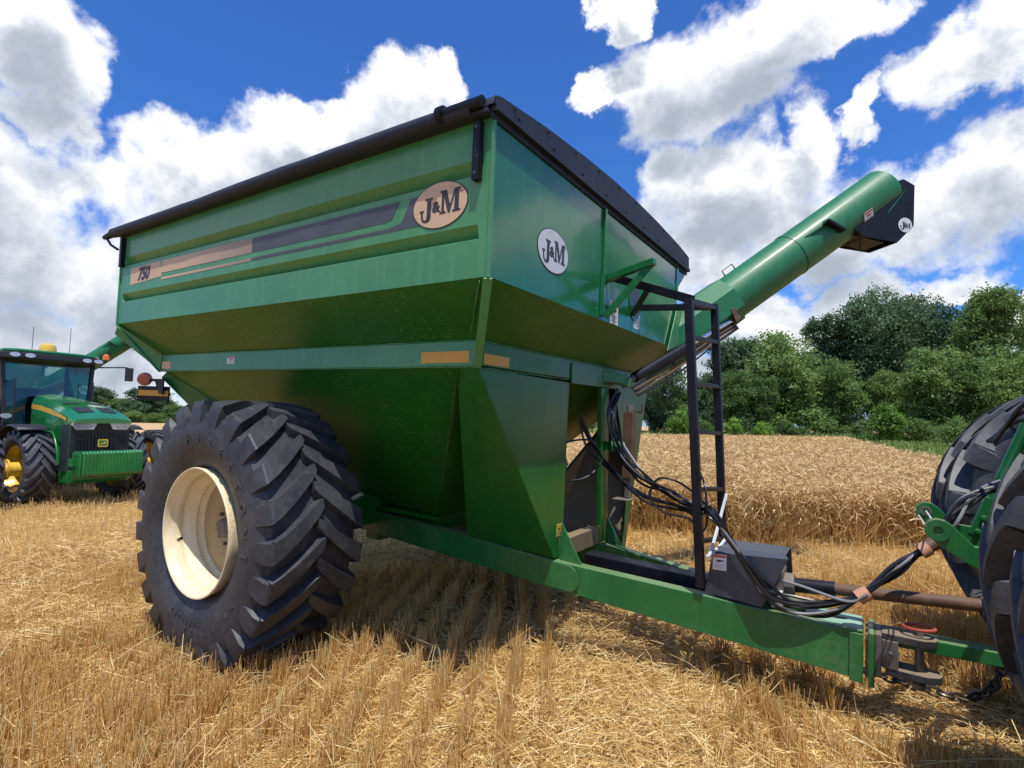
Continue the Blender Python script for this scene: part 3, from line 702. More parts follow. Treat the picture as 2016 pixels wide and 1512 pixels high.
    D = MB(); T0, T1 = 3.6, 6.0
    D.tube([ap(T0), ap(T1)], .243, 40); up_ = D.build('upper_auger_tube', 'green_auger', root, smooth=True)
    D = MB(); D.tube([ap(4.62), ap(4.65)], .249, 40); D.build('auger_band', 'green_auger', root, smooth=True)
    side_ = dirv.cross(Vector((0, 0, 1))).normalized(); upv = side_.cross(dirv).normalized()
    # spout hood at the auger tip
    D = MB(); n_ = -side_ if side_.dot(Vector(FWD)) > 0 else side_
    e = ap(T1); D.tube([e - dirv * .02, e, e + dirv * .03, e + dirv * .05], [.243, .243, .22, .12], 30); D.build('auger_end_cap', 'green_auger', root, smooth=True); D = MB(); base = e - dirv * .56 - upv * .20
    pl = [(0, .06), (.30, -.02), (.62, .30), (.72, .18), (.62, -.28), (.42, -.44), (.02, -.30), (-.08, -.22)]
    hd = []
    Dx = Vector((dirv.x, dirv.y, 0)).normalized()
    for sgn in (-1, 1):
        for (a, c) in [(-.47, -.30), (0, .02), (.10, .06), (.235, .0), (.225, -.46), (.03, -.66), (-.34, -.63), (-.50, -.54)]:
            hd.append(e + Dx * a + Vector((0, 0, c)) + side_ * (.205 * sgn))
    D.add(hd, [tuple(range(7, -1, -1)), tuple(range(8, 16))] + [(i, (i + 1) % 8, 8 + (i + 1) % 8, 8 + i) for i in (0, 1, 2, 3, 4, 6, 7)])
    D.build('spout', 'black_paint', root, bevel=.006)
    camside = side_ if side_.dot(Vector((4, -4, 1.7)) - e) > 0 else -side_
    ctr = e + Dx * .115 + Vector((0, 0, -.46)) + camside * .207
    Ux = Dx if Dx.dot(Vector(RIGHT)) > 0 else -Dx
    logo_plate(root, ctr, Ux, (0, 0, 1), camside, .085, .085, 'decal_white')
    D = MB(); D.sheet([e + camside * .212 + dirv * -.25 - upv * .20, e + camside * .212 + Dx * .13 + Vector((0, 0, -.05)), e + camside * .212 + Dx * -.10 + Vector((0, 0, -.36))], .006); D.build('spout_gusset', 'green_auger', root)
    D = MB(); b0 = e + Dx * -.50 + Vector((0, 0, -.56)); D.bar(b0 - Dx * .10, b0 + Dx * .42 + Vector((0, 0, -.08)), .3, .03); D.bar(b0 + camside * .15 + Vector((0, 0, .03)), b0 + camside * .15 + Dx * .4 + Vector((0, 0, -.05)), .03, .07); D.bar(b0 + Dx * -.12 + Vector((0, 0, .04)), b0 + Dx * .15, .05, .05); D.tube([b0 + Dx * .1, b0 + Dx * .1 + Vector((0, 0, -.14)), b0 + Dx * .24 + Vector((0, 0, -.14)), b0 + Dx * .25 + Vector((0, 0, -.03))], .006, 6)
    D.build('spout_linkage', 'black_paint', root)
    D = MB(); b1 = ap(5.05) + camside * .27 + upv * .02; D.bar(b1 + upv * .10 - dirv * .05, b1 - upv * .10 + dirv * .05, .03, .10, up=camside); D.build('work_light', 'black_paint', root, bevel=.004)
    D = MB(); D.sheet([ap(4.98) + camside * .235 + upv * .10, ap(4.72) + camside * .225 + upv * .10, ap(5.04) + camside * .30 + upv * .11], .006); D.build('light_bracket', 'green_auger', root)
    lp = ap(5.50) + camside * .215 - upv * .115; nn = (camside - upv * .53).normalized()
    warn_label(root, lp + nn * .005, -dirv if (-dirv).dot(Vector(RIGHT)) > 0 else dirv, nn.cross(-dirv if (-dirv).dot(Vector(RIGHT)) > 0 else dirv).normalized() * (1 if nn.cross(-dirv if (-dirv).dot(Vector(RIGHT)) > 0 else dirv).z > 0 else -1), nn, .13, .13)
    D = MB(); h0 = ap(3.86) + upv * .243; D.tube([h0, h0 + upv * .06, h0 + upv * .06 + dirv * .14, h0 + dirv * .14], .008, 6); D.build('lifting_loop', 'worn_steel', root)
    # fold cylinder
    D = MB(); c0 = Vector((2.13, .63, 2.17)); c1 = Vector((2.76, 2.02, 2.93)); cm = c0.lerp(c1, .56)
    D.tube([c0.lerp(c1, .06), cm], .048, 16, 0); D.tube([cm, c1], .022, 12, 1); D.tube([c0.lerp(c1, .0), c0.lerp(c1, .08)], .03, 10, 2); D.tube([c1, c1 + (c1 - c0).normalized() * .05], .045, 10, 2)
    D.build('fold_cylinder', ['black_paint', 'chrome', 'worn_steel'], root, smooth=True)
    D = MB(); D.bar((SX + .01, .50, 2.19), (2.17, .60, 2.16), .11, .07); D.bar((SX + .02, .30, 2.2), (2.16, .56, 2.19), .02, .09); D.build('cylinder_bracket', 'green_frame', root, bevel=.004)
    D = MB(); D.bar(c1 + Vector((-.03, -.03, .10)), c1 + Vector((.02, .0, -.03)), .12, .05); D.bar(ap(3.35) - upv * .22, c1 + Vector((.0, .0, .0)), .10, .05); D.build('auger_hinge', 'rust', root, bevel=.004)
    D = MB(); D.sheet([(2.30, 1.50, 2.982), (2.30, 1.90, 3.015), (2.30, 1.726, 2.651), (2.30, 1.226, 2.519)], -.01); D.build('joint_cover', 'green_faded', root)
    D = MB()
    for k in range(5):
        o_ = Vector((0.012 * k, .008 * k, -.055 - .016 * k)); D.tube(catmull([c0 + o_ + Vector((.05, 0, 0)), c0.lerp(c1, .35) + o_ * 1.2 + Vector((0, 0, -.02 * (k % 3))), c0.lerp(c1, .7) + o_, c1 + o_ * .8]), .009, 6, k % 2)
    D.build('auger_hose', ['hose_rubber', 'rust'], root, smooth=True)
    # jack
    D = MB(); D.box((2.16, .50, 1.33), (2.24, .60, 1.90), 0); D.box((2.18, .52, 1.16), (2.225, .575, 1.33), 1); D.tube([(2.20, .55, 1.90), (2.20, .55, 1.96)], .03, 10, 1); D.tube([(2.20, .55, 1.93), (2.25, .68, 1.90), (2.25, .72, 1.90), (2.25, .72, 1.99)], .010, 6, 0); D.box((2.1, .44, 1.14), (2.25, .60, 1.152), 1)
    D.cyl((2.07, .42, 1.60), (2.16, .52, 1.60), .045, 12, 2)
    D.build('jack', ['rust', 'worn_steel', 'green_frame'], root, bevel=.003)
    # marker lamp on a bracket at the rear
    D = MB(); D.box((-2.18, -1.47, 2.03), (-1.82, -1.455, 2.055)); D.prism([(-1.98, 2.05), (-1.79, 2.05), (-1.79, 1.90), (-1.90, 1.92), (-1.94, 2.0)], (0, -1.475, 0), (1, 0, 0), (0, 0, 1), (0, 1, 0), .012); D.box((-2.45, -1.49, 1.86), (-2.03, -1.475, 1.985)) if False else None
    D.prism([(-.17, 0), (.21, 0), (.21, .14), (-.17, .14)], (-1.96, -1.49, 1.84), (.94, .34, 0), (0, 0, 1), (.34, -.94, 0), .01)
    br = D.build('lamp_bracket', 'black_paint', root)
    D = MB(); D.prism([(-.16, .045), (.20, .045), (.20, .10), (-.16, .10)], (-1.96, -1.49, 1.84), (.94, .34, 0), (0, 0, 1), (.34, -.94, 0), .013); D.build('reflector', 'amber_tape', br)
    D = MB(); c = Vector((-2.13, -1.50, 2.05)); D.tube([c + Vector((-.03, .02, 0)), c + Vector((-.012, .008, 0)), c + Vector((.03, -.02, 0))], [.045, .068, .05], 20); D.build('marker_lamp', 'lamp_red', br, smooth=True)
    # hydraulic hoses
    hA = [(2.1, .522, 2.084), (2.15, .305, 1.859), (2.25, .234, 1.612), (2.45, .174, 1.408), (2.75, .092, 1.293), (2.95, -.05, 1.255)]
    hB = [(1.9, .156, 1.869), (2.0, .21, 1.646), (2.2, .134, 1.427), (2.5, .0, 1.285), (2.75, .02, 1.235), (2.95, -.1, 1.22)]
    hC = [(3.079, -.31, 1.276), (3.191, -.30, 1.145), (3.314, -.29, .974), (3.432, -.275, .835), (3.569, -.235, .770), (3.779, -.19, .79), (3.929, -.15, .885), (4.1, -.1, 1.053), (4.22, -.05, 1.18), (4.304, 0, 1.242), (4.35, 0, 1.364), (4.428, .1, 1.462), (4.565, .2, 1.54), (4.704, .3, 1.581), (4.95, .3, 1.6)]
    r = random.Random(9)
    for k in range(9):
        src = hA if k < 6 else hB
        j = lambda m: Vector((r.uniform(-m, m), r.uniform(-m, m), r.uniform(-m, m)))
        sag = r.uniform(-.045, .03)
        tight = lambda i: .012 if i in (6, 8, 9) else (.022 if 1 < i < 6 else .025)
        p1 = [Vector(p) + j([.02, .05, .065, .055, .05, .03][i]) for i, p in enumerate(src)]
        p2 = [Vector(p) + j(tight(i)) + Vector((0, 0, sag if 2 < i < 6 else 0)) for i, p in enumerate(hC)]
        D = MB(); D.tube(catmull(p1 + p2, 6), .0095 if k % 4 else .012, 7)
        D.build('hydraulic_hose', 'hose_grey' if k == 5 else 'hose_rubber', root, smooth=True)
    D = MB(); D.tube(catmull([(3.05, .0, 1.22), (2.9, -.25, 1.42), (2.75, -.3, 1.45), (2.68, -.28, 1.32), (2.78, -.27, 1.22), (2.95, -.27, 1.2), (3.05, -.29, 1.1)], 8), .008, 6); D.build('hydraulic_hose', 'hose_rubber', root, smooth=True); D = MB(); D.tube(catmull([(3.0, -.2, 1.5), (3.06, -.31, 1.42), (3.08, -.33, 1.2), (3.02, -.31, 1.12), (2.97, -.22, 1.2), (3.0, -.2, 1.5)], 8), .008, 6)
    D.build('hydraulic_hose', 'hose_rubber', root, smooth=True); D = MB(); D.tube(catmull([(1.85, -.2, 1.62), (2.05, .05, 1.66), (2.12, .15, 1.5), (2.05, .0, 1.36), (1.9, -.2, 1.33)], 8), .009, 6)
    D.build('hydraulic_hose', 'hose_rubber', root, smooth=True)
    D = MB(); D.tube(catmull([(3.13, .0, 1.36), (3.11, -.1, 1.20), (3.10, -.29, 1.02), (3.08, -.31, .98), (3.12, -.2, 1.02), (3.13, .1, 1.06)], 8), .011, 6); D.build('electric_cable', 'decal_white', root, smooth=True)
    D = MB(); D.tube(catmull([(3.40, -.2, .90), (3.6, -.2, .88), (3.85, -.2, .84), (3.95, -.2, .90)], 8), .009, 6); D.build('electric_cable', 'hose_grey', root, smooth=True)
    for p, q in (((3.90, -.16, .86), (3.955, -.145, .90)), ((4.20, -.06, 1.16), (4.24, -.05, 1.19)), ((4.285, -.01, 1.225), (4.33, .01, 1.25))):
        D = MB(); D.tube([p, q], .042, 12); D.build('hose_tie', 'tape', root, smooth=True)
    D = MB(); D.tube([(4.215, -.05, 1.175), (4.30, 0, 1.24)], .038, 10); D.build('hose_sleeve', 'rust', root, smooth=True)
    return root
cart = build_cart()
RW = Matrix(((0.999431, 0.000314, 0.033727), (0, 0.999957, -0.009317), (-0.033729, 0.009311, 0.999388))).to_4x4()
cart.matrix_world = RW
tag(cart, 'green grain cart with J&M logos, 750 stripe and raised auger in the foreground', 'grain cart')

# ================================================================== TRACTOR (8R-like), origin under the front axle
def build_tractor():
    root = empty('tractor')
    FR, RR_, WB = .73, 1.03, 3.05
    def wheel(x, y, R, W, rimr, nl, lugh, sweep, spacer, lw_=.50, parent=root):
        s = 1 if y > 0 else -1
        D = MB(); D.lathe([(-.03, .005), (-.03, rimr * .45), (.02, rimr * .62), (.05, rimr * .95)], 32); D.lathe([(-.05, .003), (-.05, .13), (-.03, .14)], 20)
        for k in range(8): a = 2 * PI * k / 8; D.cyl((.2 * cos(a), -.06, .2 * sin(a)), (.2 * cos(a), -.02, .2 * sin(a)), .02, 6)
        if spacer: D.cyl((0, -.03, 0), (0, -.62 + .08, 0), .13, 24); D.lathe([(-.30, .13), (-.30, .19), (-.27, .19), (-.27, .13)], 24)
        w = D.build('wheel', 'yellow', parent, smooth=True); w.location = (x, y, R)
        if s > 0: w.rotation_euler = (0, 0, PI)
        D = MB(); h = W * .36
        D.lathe([(-h, rimr * 1.04), (-h - .01, rimr * 1.0), (-h + .04, rimr * .96), (-h + .10, rimr * .88), (.05, rimr * .86), (h - .05, rimr * .9), (h, rimr * 1.04), (0, rimr * .97)], 40, closed=True); D.build('rim', 'yellow', w, smooth=True)
        lug_tyre(R, W, rimr * 1.02, nl, lugh, sweep if s < 0 else sweep, w, mat='tractor_rubber', lw=lw_, shoulder=.12)
    for s in (-1, 1):
        wheel(0, s * .80, FR, .46, .43, 20, .055, rad(24), True); wheel(0, s * 1.53, FR, .46, .43, 20, .055, rad(24), False)
        wheel(-WB, s * .92, RR_, .46, .60, 18, .095, rad(19), True, .40); wheel(-WB, s * 1.6, RR_, .46, .60, 18, .095, rad(19), False, .40)
    # hood: lofted
    S = [(-1.30, 2.18, .28, 2.00, .33, 1.30), (-.7, 2.12, .32, 1.96, .38, 1.28), (0, 2.0, .38, 1.87, .44, 1.24), (.5, 1.89, .42, 1.78, .49, 1.22), (.85, 1.77, .44, 1.69, .505, 1.6), (1.03, 1.69, .43, 1.63, .48, 1.6)]
    D = MB(); n = 6; vs = []
    for (x, zt, yt, zs, ys, zb) in S: vs += [(x, -ys, zb), (x, -ys, zs), (x, -yt, zt - .02), (x, 0, zt + .015), (x, yt, zt - .02), (x, ys, zs), (x, ys, zb)]
    m_ = 7; D.add(vs, [(i * m_ + k, i * m_ + k + 1, (i + 1) * m_ + k + 1, (i + 1) * m_ + k) for i in range(len(S) - 1) for k in range(m_ - 1)] + [tuple(range((len(S) - 1) * m_, len(S) * m_))])
    hood = D.build('hood', 'green_tractor', root, smooth=True, angle=28)
    for s in (-1, 1):
        for x0, x1 in ((.05, .16), (.45, .76)):
            D = MB()
            zz = lambda x: np.interp(x, [q[0] for q in S], [q[1] for q in S]) + .0
            D.add([(x0, s * .06, zz(x0) + .017), (x1, s * .06, zz(x1) + .017), (x1, s * .33, zz(x1) + .004), (x0, s * .33, zz(x0) + .004)], [(0, 1, 2, 3)]); D.build('hood_vent', 'dark_plastic', hood)
    for s in (-1, 1):
        D = MB(); P = [(-1.30, 1.995), (-.7, 1.955), (0, 1.865), (.5, 1.775), (.72, 1.72)]
        vs = []; 
        for x, z in P: w_ = np.interp(x, [q[0] for q in S], [q[4] for q in S]) + .004; hgt = .10 if x < .5 else .06; vs += [(x, s * w_, z - .02), (x, s * w_, z - .02 - hgt)]
        D.add(vs, [(2 * i, 2 * i + 2, 2 * i + 3, 2 * i + 1) for i in range(4)]); D.build('hood_stripe', 'yellow', hood)
    # side shrouds ahead of the wheel arch
    for s in (-1, 1):
        D = MB()
        pl = [(.22, 1.26), (.36, 1.12), (.46, .85), (.50, .60), (.62, .50), (.92, .50), (.92, 1.64), (.5, 1.7), (-.9, 1.72), (-1.25, 1.8), (-1.25, 1.2), (-.55, 1.22), (-.4, 1.36), (-.1, 1.42), (.1, 1.38)]
        D.prism(pl, (0, s * .435, 0), (1, s * .075, 0), (0, 0, 1), (0, -s, 0), .02); D.build('side_shroud', 'green_tractor', root, bevel=.006)
        D = MB(); D.tube(catmull([(-.42, s * .41, 1.34), (-.1, s * .435, 1.42), (.15, s * .455, 1.35), (.34, s * .47, 1.12), (.47, s * .48, .8)], 6), .022, 8); D.build('arch_trim', 'green_tractor', root, smooth=True)
    D = MB(); D.box((-1.25, -.31, .75), (.5, .31, 1.4)); D.box((-3.2, -.3, .65), (-1.2, .3, 1.25)); D.cyl((0, -1.2, FR), (0, 1.2, FR), .12, 16); D.box((-.15, -.45, .55), (.15, .45, .95)); D.box((-.1, -.7, .60), (.1, .7, .8)); D.tube([(-.1, -.44, .9), (.1, -.46, 1.1), (.0, -.45, 1.3)], .03, 8); D.build('engine_block', 'dark_plastic', root, bevel=.01)
    D = MB(); D.box((-3.15, -1.35, RR_ - .1), (-2.95, 1.35, RR_ + .1)); D.box((-3.5, -.35, .75), (-2.7, .35, 1.45)); D.build('rear_axle', 'green_tractor', root, bevel=.02)
    # grille
    D = MB(); G = [(-.50, .70), (-.50, 1.57), (-.14, 1.60), (-.06, 1.66), (.06, 1.66), (.14, 1.60), (.50, 1.57), (.50, .70)]
    vs = [(1.0 - abs(y) * .16, y, z) for y, z in G] + [(.70, y * 1.10, z) for y, z in G]; n = 8
    D.add(vs, [tuple(range(8)), tuple(range(15, 7, -1))] + [(i, (i + 1) % n, n + (i + 1) % n, n + i) for i in range(n)])
    for i in range(-8, 9):
        y = i * .052; D.bar((1.004 - abs(y) * .16, y, .74), (1.004 - abs(y) * .16, y, 1.40), .012, .012)
    gr = D.build('grille', 'dark_plastic', root)
    for s in (-1, 1):
        D = MB(); D.prism([(.10, 0), (.16, -.13), (.42, -.14), (.50, -.04), (.48, .02), (.12, .04)], (1.03, 0, 1.61), (-.12, s, 0), (0, 0, 1), (1, 0, 0), -.06)
        hl = D.build('headlight', 'lens', root, bevel=.008)
        for yy in (.24, .36): D = MB(); D.lathe([(0, .04), (-.02, .02), (-.02, .001)], 14, axis='x', origin=(1.034 - yy * .12, s * yy, 1.565)); D.build('reflector_bowl', 'chrome', hl, smooth=True)
        D = MB(); D.box((.97, s * .26, 1.27), (1.005 - .04, s * .44, 1.34)); D.build('fog_lamp', 'void', root)
    # leaping deer badge
    D = MB(); O = (1.012, 0, 1.22); U = (0, 1, 0); V = (0, 0, 1); N = (1, 0, 0)
    D.prism([(-.085, -.06), (-.07, -.075), (.07, -.075), (.085, -.06), (.085, .06), (.07, .075), (-.07, .075), (-.085, .06)], O, U, V, N, .010, 0)
    D.prism([(-.066, -.044), (.066, -.044), (.066, .056), (-.066, .056)], O, U, V, N, .013, 1)
    D.prism([(-.05, -.032), (-.02, .0), (.02, .004), (.035, .04), (.05, .03), (.045, .0), (.025, -.02), (-.02, -.018), (-.035, -.04)], O, U, V, N, .015, 0)
    D.build('badge', ['yellow', 'green_tractor'], root)
    # lower front frame and suitcase weights
    D = MB(); D.prism([(.45, .48), (1.0, .48), (1.12, .56), (1.12, .72), (.45, .72)], (0, -.50, 0), (1, 0, 0), (0, 0, 1), (0, 1, 0), 1.0); D.build('front_frame', 'green_tractor', root, bevel=.012)
    for i in range(18):
        y = -.50 + i * .0555
        D = MB(); D.prism([(0, .0), (.20, -.16), (.34, -.16), (.37, -.12), (.37, .25), (.33, .29), (.02, .29), (0, .26)], (1.125, y, .80), (1, 0, 0), (0, 0, 1), (0, 1, 0), .0545); D.build('suitcase_weight', 'green_tractor', root, bevel=.008)
    D = MB(); D.prism([(.0, .0), (.20, -.18), (.30, -.18), (.33, -.14), (.33, .24), (.02, .27)], (1.125, -.53, .80), (1, 0, 0), (0, 0, 1), (0, 1, 0), .025); D.box((1.2, -.62, .82), (1.3, -.53, .96)); D.cyl((1.24, -.5, .93), (1.24, .53, .93), .025, 10); D.build('weight_clamp', 'green_tractor', root, bevel=.006)
    # front fenders
    for s in (-1, 1):
        D = MB(); vs = []
        for k in range(9):
            a = rad(62 + k * 13); 
            for y, dr in ((.56, -.03), (.60, 0), (1.04, 0), (1.08, -.03)): vs.append(((FR + .11 + dr) * cos(a) - .05, s * y, FR + (FR + .11 + dr) * sin(a)))
        D.add(vs, [(i * 4 + k, i * 4 + k + 1, (i + 1) * 4 + k + 1, (i + 1) * 4 + k) for i in range(8) for k in range(3)])
        D.bar((0, s * .52, FR + .35), (0, s * .9, FR + .80), .05, .03)
        f_ = D.build('fender', 'dark_plastic', root, smooth=True); so = f_.modifiers.new('s', 'SOLIDIFY'); so.thickness = .012
    # cab
    cf, cr, zb, zt = -1.42, -2.82, 1.25, 2.92; hw, hwt = .84, .80
    corners = [(cf, -hw * .82, zb), (cf, hw * .82, zb), (cr, hw, zb), (cr, -hw, zb)]; tops = [(cf - .10, -hwt, zt), (cf - .10, hwt, zt), (cr + .05, hwt, zt), (cr + .05, -hwt, zt)]
    D = MB()
    for a, b2 in zip(corners, tops): D.bar(a, b2, .075, .075, up=(1, 0, 0))
    for s in (-1, 1): D.bar((-2.2, s * (hw - .01), zb), (-2.3, s * (hwt), zt), .05, .05, up=(1, 0, 0)); D.bar((cf, s * hw * .82, zb), (cr, s * hw, zb), .08, .1)
    D.bar((cf, -.7, zb), (cf, .7, zb), .08, .08); D.bar((cr, -.8, zb), (cr, .8, zb), .08, .3); D.box((cr, -.78, 1.0), (cf - .02, .78, 1.22))
    cab = D.build('cab', 'dark_plastic', root, bevel=.01)
    for q in ((0, 1), (1, 2), (2, 3), (3, 0)):
        D = MB(); ctr_ = Vector((-2.3, 0, 2)); P = [corners[q[0]], corners[q[1]], tops[q[1]], tops[q[0]]]
        D.add(P, [(0, 1, 2, 3)]); D.build('window', 'cab_glass', cab)
    D = MB(); rp = [(cf + .30, -.74), (cf + .34, -.4), (cf + .36, 0), (cf + .34, .4), (cf + .30, .74), (cf + .1, .92), (cr - .02, .92), (cr - .10, .7), (cr - .10, -.7), (cr - .02, -.92), (cf + .1, -.92)]
    D.prism(rp, (0, 0, 2.90), (1, 0, 0), (0, 1, 0), (0, 0, 1), .13); D.build('roof_fascia', 'dark_plastic', cab, bevel=.02)
    D = MB(); D.prism([(x if x < cf else x - .06, y * .93) for x, y in rp], (0, 0, 3.033), (1, 0, 0), (0, 1, 0), (0, 0, 1), .07); D.build('roof', 'green_tractor', cab, bevel=.03)
    for y in (-.74, -.5, .5, .72):
        D = MB(); D.prism(ellipse(0, 0, .085, .045, 20), (cf + .37 - abs(y) * .05 , y, 2.965), (0, 1, 0), (0, 0, 1), (1, 0, 0), .02); D.build('roof_light', 'lens', cab)
    D = MB(); D.tube([(-1.35, -.12, 3.09), (-1.35, -.12, 3.17), (-1.35, -.12, 3.24), (-1.35, -.12, 3.28)], [.15, .15, .13, .07], 20); D.build('gps_dome', 'yellow', root, smooth=True)
    for s in (1,):
        D = MB(); D.tube([(-1.35, s * .98, 2.98), (-1.35, s * .98, 3.05)], .015, 6, 1); D.tube([(-1.35, s * .98, 3.05), (-1.35, s * .98, 3.14), (-1.35, s * .98, 3.18)], [.065, .06, .02], 14, 0); D.build('beacon', ['lamp_orange', 'dark_plastic'], root, smooth=True)
    for x, y, h in ((-1.75, -.25, .55), (-2.6, .75, .75)):
        D = MB(); D.tube([(x, y, 3.08), (x, y, 3.1 + h)], .006, 5); D.build('antenna', 'dark_plastic', root)
    for s in (-1, 1):
        D = MB(); D.tube(catmull([(-1.40, s * .86, 2.86), (-1.32, s * 1.1, 2.88), (-1.25, s * 1.34, 2.90), (-1.25, s * 1.44, 2.88)], 5), .018, 8); D.box((-1.28, s * 1.36, 2.58), (-1.22, s * 1.52, 2.90)); D.build('mirror', 'dark_plastic', root, bevel=.02)
        D = MB(); D.tube(catmull([(-1.25, s * .60, 1.55), (-1.15, s * .66, 1.6), (-1.15, s * .68, 2.4), (-1.2, s * .66, 2.5), (-1.3, s * .66, 2.45)], 6), .018, 8); D.build('handrail', 'dark_plastic', root, smooth=True)
    D = MB(); D.tube([(-1.3, -.72, 1.65), (-1.3, -.72, 1.66)], .01, 6); D.prism(ellipse(0, 0, .09, .05, 20), (cf + .06, -.72, 1.72), (0, 1, 0), (0, 0, 1), (1, 0, 0), .03); D.build('work_light', 'lens', root)
    # interior
    D = MB(); D.box((-2.50, -.26, 1.4), (-2.10, .26, 1.62)); D.bar((-2.50, 0, 1.62), (-2.62, 0, 2.35), .46, .12, up=(1, 0, 0)); D.build('seat', 'leather', cab, bevel=.04)
    D = MB(); sc = Vector((-1.85, 0, 1.98)); ax = Vector((.5, 0, -.86)).normalized(); ux = Vector((0, 1, 0)); vx = ax.cross(ux)
    D.tube([sc + (ux * cos(a) + vx * sin(a)) * .20 for a in [2 * PI * k / 24 for k in range(25)]], .016, 8)
    for a in (rad(90), rad(210), rad(330)): D.tube([sc, sc + (ux * cos(a) + vx * sin(a)) * .2], .012, 6)
    D.tube([sc, sc + ax * .55], .03, 8); D.build('steering_wheel', 'dark_plastic', cab, smooth=True)
    D = MB(); D.box((-1.75, -.3, 1.25), (-1.5, .3, 1.6)); D.box((-2.2, -.55, 2.25), (-2.17, -.35, 2.5)); D.build('console', 'dark_plastic', cab, bevel=.02)
    # rear linkage, seen on the towing tractor
    wx = lambda X: X - 5.44 - WB
    D = MB(); pts = [(wx(4.12), 0, .45), (wx(4.60), 0, .45), (wx(4.72), 0, .50), (wx(4.84), 0, .53), (wx(5.4), 0, .53)]
    pts = [(p[0], p[1], p[2] + .0) for p in pts]
    for a, b2 in zip(pts, pts[1:]): D.bar(a, b2, .12, .075)
    D.build('drawbar', 'green_frame', root, bevel=.006)
    for s in (-1, 1):
        D = MB()
        end = Vector((wx(4.30), s * .40, 1.165)); mid = Vector((wx(4.62), s * .40, .98)); piv = Vector((wx(5.25), s * .36, .66))
        ex = Vector((.86, 0, -.50)); ez = Vector((.50, 0, .86))
        pl = [(-.055, .0), (-.04, .04), (0, .06), (.04, .055), (.16, .015), (.26, .06), (.42, .075), (.62, .07), (1.1, .06), (1.1, -.05), (.5, -.09), (.05, -.07), (-.04, -.045)]
        D.prism([(a, c) for a, c in pl], end + Vector((0, -.02, 0)), ex, ez, (0, 1, 0), .04)
        lk = D.build('lift_link', 'green_frame', root, bevel=.004)
        D = MB(); D.lathe([(-.035, .022), (-.035, .055), (.035, .055), (.035, .022)], 24, origin=end, mi=1, closed=True) if s < 0 else D.lathe([(-.024, .018), (-.024, .03), (.024, .03), (.024, .018)], 20, origin=end, mi=0, closed=True)
        D.build('ball_end', ['worn_steel', 'green_frame'], lk, smooth=True)
        D = MB(); b0 = end + Vector((.25, .0, -.10)); t0 = b0 + Vector((.33, 0, .85)); dd = (t0 - b0).normalized()
        D.bar(b0 - dd * .03, b0 + dd * .22, .075, .05, up=(0, 1, 0)); D.tube([b0 + dd * .2, b0 + dd * .36], .026, 12); D.tube([b0 + dd * .34, t0], .034, 12)
        for q in (.0, .09): D.cyl(b0 + dd * q + Vector((0, -.04, 0)), b0 + dd * q + Vector((0, .04, 0)), .016, 8)
        D.build('lift_rod', 'green_frame', root, bevel=.004)
        if s > 0: D = MB(); D.tube([end + Vector((0, -.03, .0)), (wx(4.29), -.36, 1.19)], .005, 6); D.tube([end + Vector((-.04, -.03, -.03)), (wx(4.26), -.36, 1.16)], .004, 6); D.build('tie_wire', 'decal_white', root)
    D = MB(); D.bar((wx(5.05), 0, 1.75), (wx(5.0), 0, .8), .5, .25, up=(1, 0, 0)); D.build('rear_housing', 'dark_plastic', root, bevel=.02)
    D = MB()
    for k in range(3): D.tube(catmull([(wx(4.6), .25 - .1 * k, 1.62), (wx(4.75), .1 - .1 * k, 1.75 + .05 * k), (wx(4.95), .0, 1.6)], 6), .011, 6)
    D.build('remote_hose', 'hose_rubber', root, smooth=True)
    return root
TH = rad(4); TP = np.array([-9.35, .335])
trL = build_tractor()
trL.location = (TP[0], TP[1], .0); trL.rotation_euler = (0, 0, TH)
tag(trL, 'green tractor facing the camera at left, with yellow rims and ribbed front weights', 'tractor', 'green tractors hitched to grain carts')
trR = copy_tree(trL); trR.location = (5.44 + 3.05, 0, .03); trR.rotation_euler = (0, 0, rad(-.5))
tag(trR, 'rear of a green tractor at the right edge with big dual tyres and drawbar', 'tractor')
cartL = copy_tree(cart)
d = Vector((cos(TH), sin(TH), 0)); cartL.matrix_world = Matrix.Translation(Vector((TP[0], TP[1], -.12)) - d * 8.49) @ Matrix.Rotation(TH, 4, 'Z')
tag(cartL, 'second green grain cart standing behind the left tractor, mostly hidden by its cab', 'grain cart')

# safety chain on the ground
D = MB(); path = catmull([(3.86, .0, .40), (3.86, .14, .22), (3.96, .36, .13), (4.12, .34, .12), (4.30, .30, .12), (4.46, .36, .10), (4.60, .50, .15), (4.72, .66, .32), (4.9, .6, .5)], 24)
L = 0; links = []; step = .058
for a, b2 in zip(path, path[1:]):
    L += (b2 - a).length
    if L >= step * .9: links.append((a.copy(), (b2 - a).normalized())); L = 0
for i, (p, dd) in enumerate(links):
    ref = Vector((0, 0, 1)) if abs(dd.z) < .8 else Vector((1, 0, 0)); sdv = dd.cross(ref).normalized(); uu = sdv.cross(dd)
    w_ = sdv if i % 2 else uu
    loop = []
    for k in range(13):
        a = 2 * PI * k / 12; loop.append(p + dd * (.042 * cos(a)) + w_ * (.024 * sin(a)))
    D.tube(loop, .0095, 6, caps=False)
ch = D.build('safety_chain', 'chain_steel', smooth=True); tag(ch, 'rusty steel safety chain sagging over the straw below the hitch', 'chain')

# ================================================================== WORLD COORD HELPERS FOR THE FIELD
def hfun(x, y):
    return .022 * np.sin(x * 1.3 + .7) * np.cos(y * 1.1) + .016 * np.sin(x * 3.1 + y * 2.2) + .01 * np.sin(y * 5.3 - x * 2.0) + .025
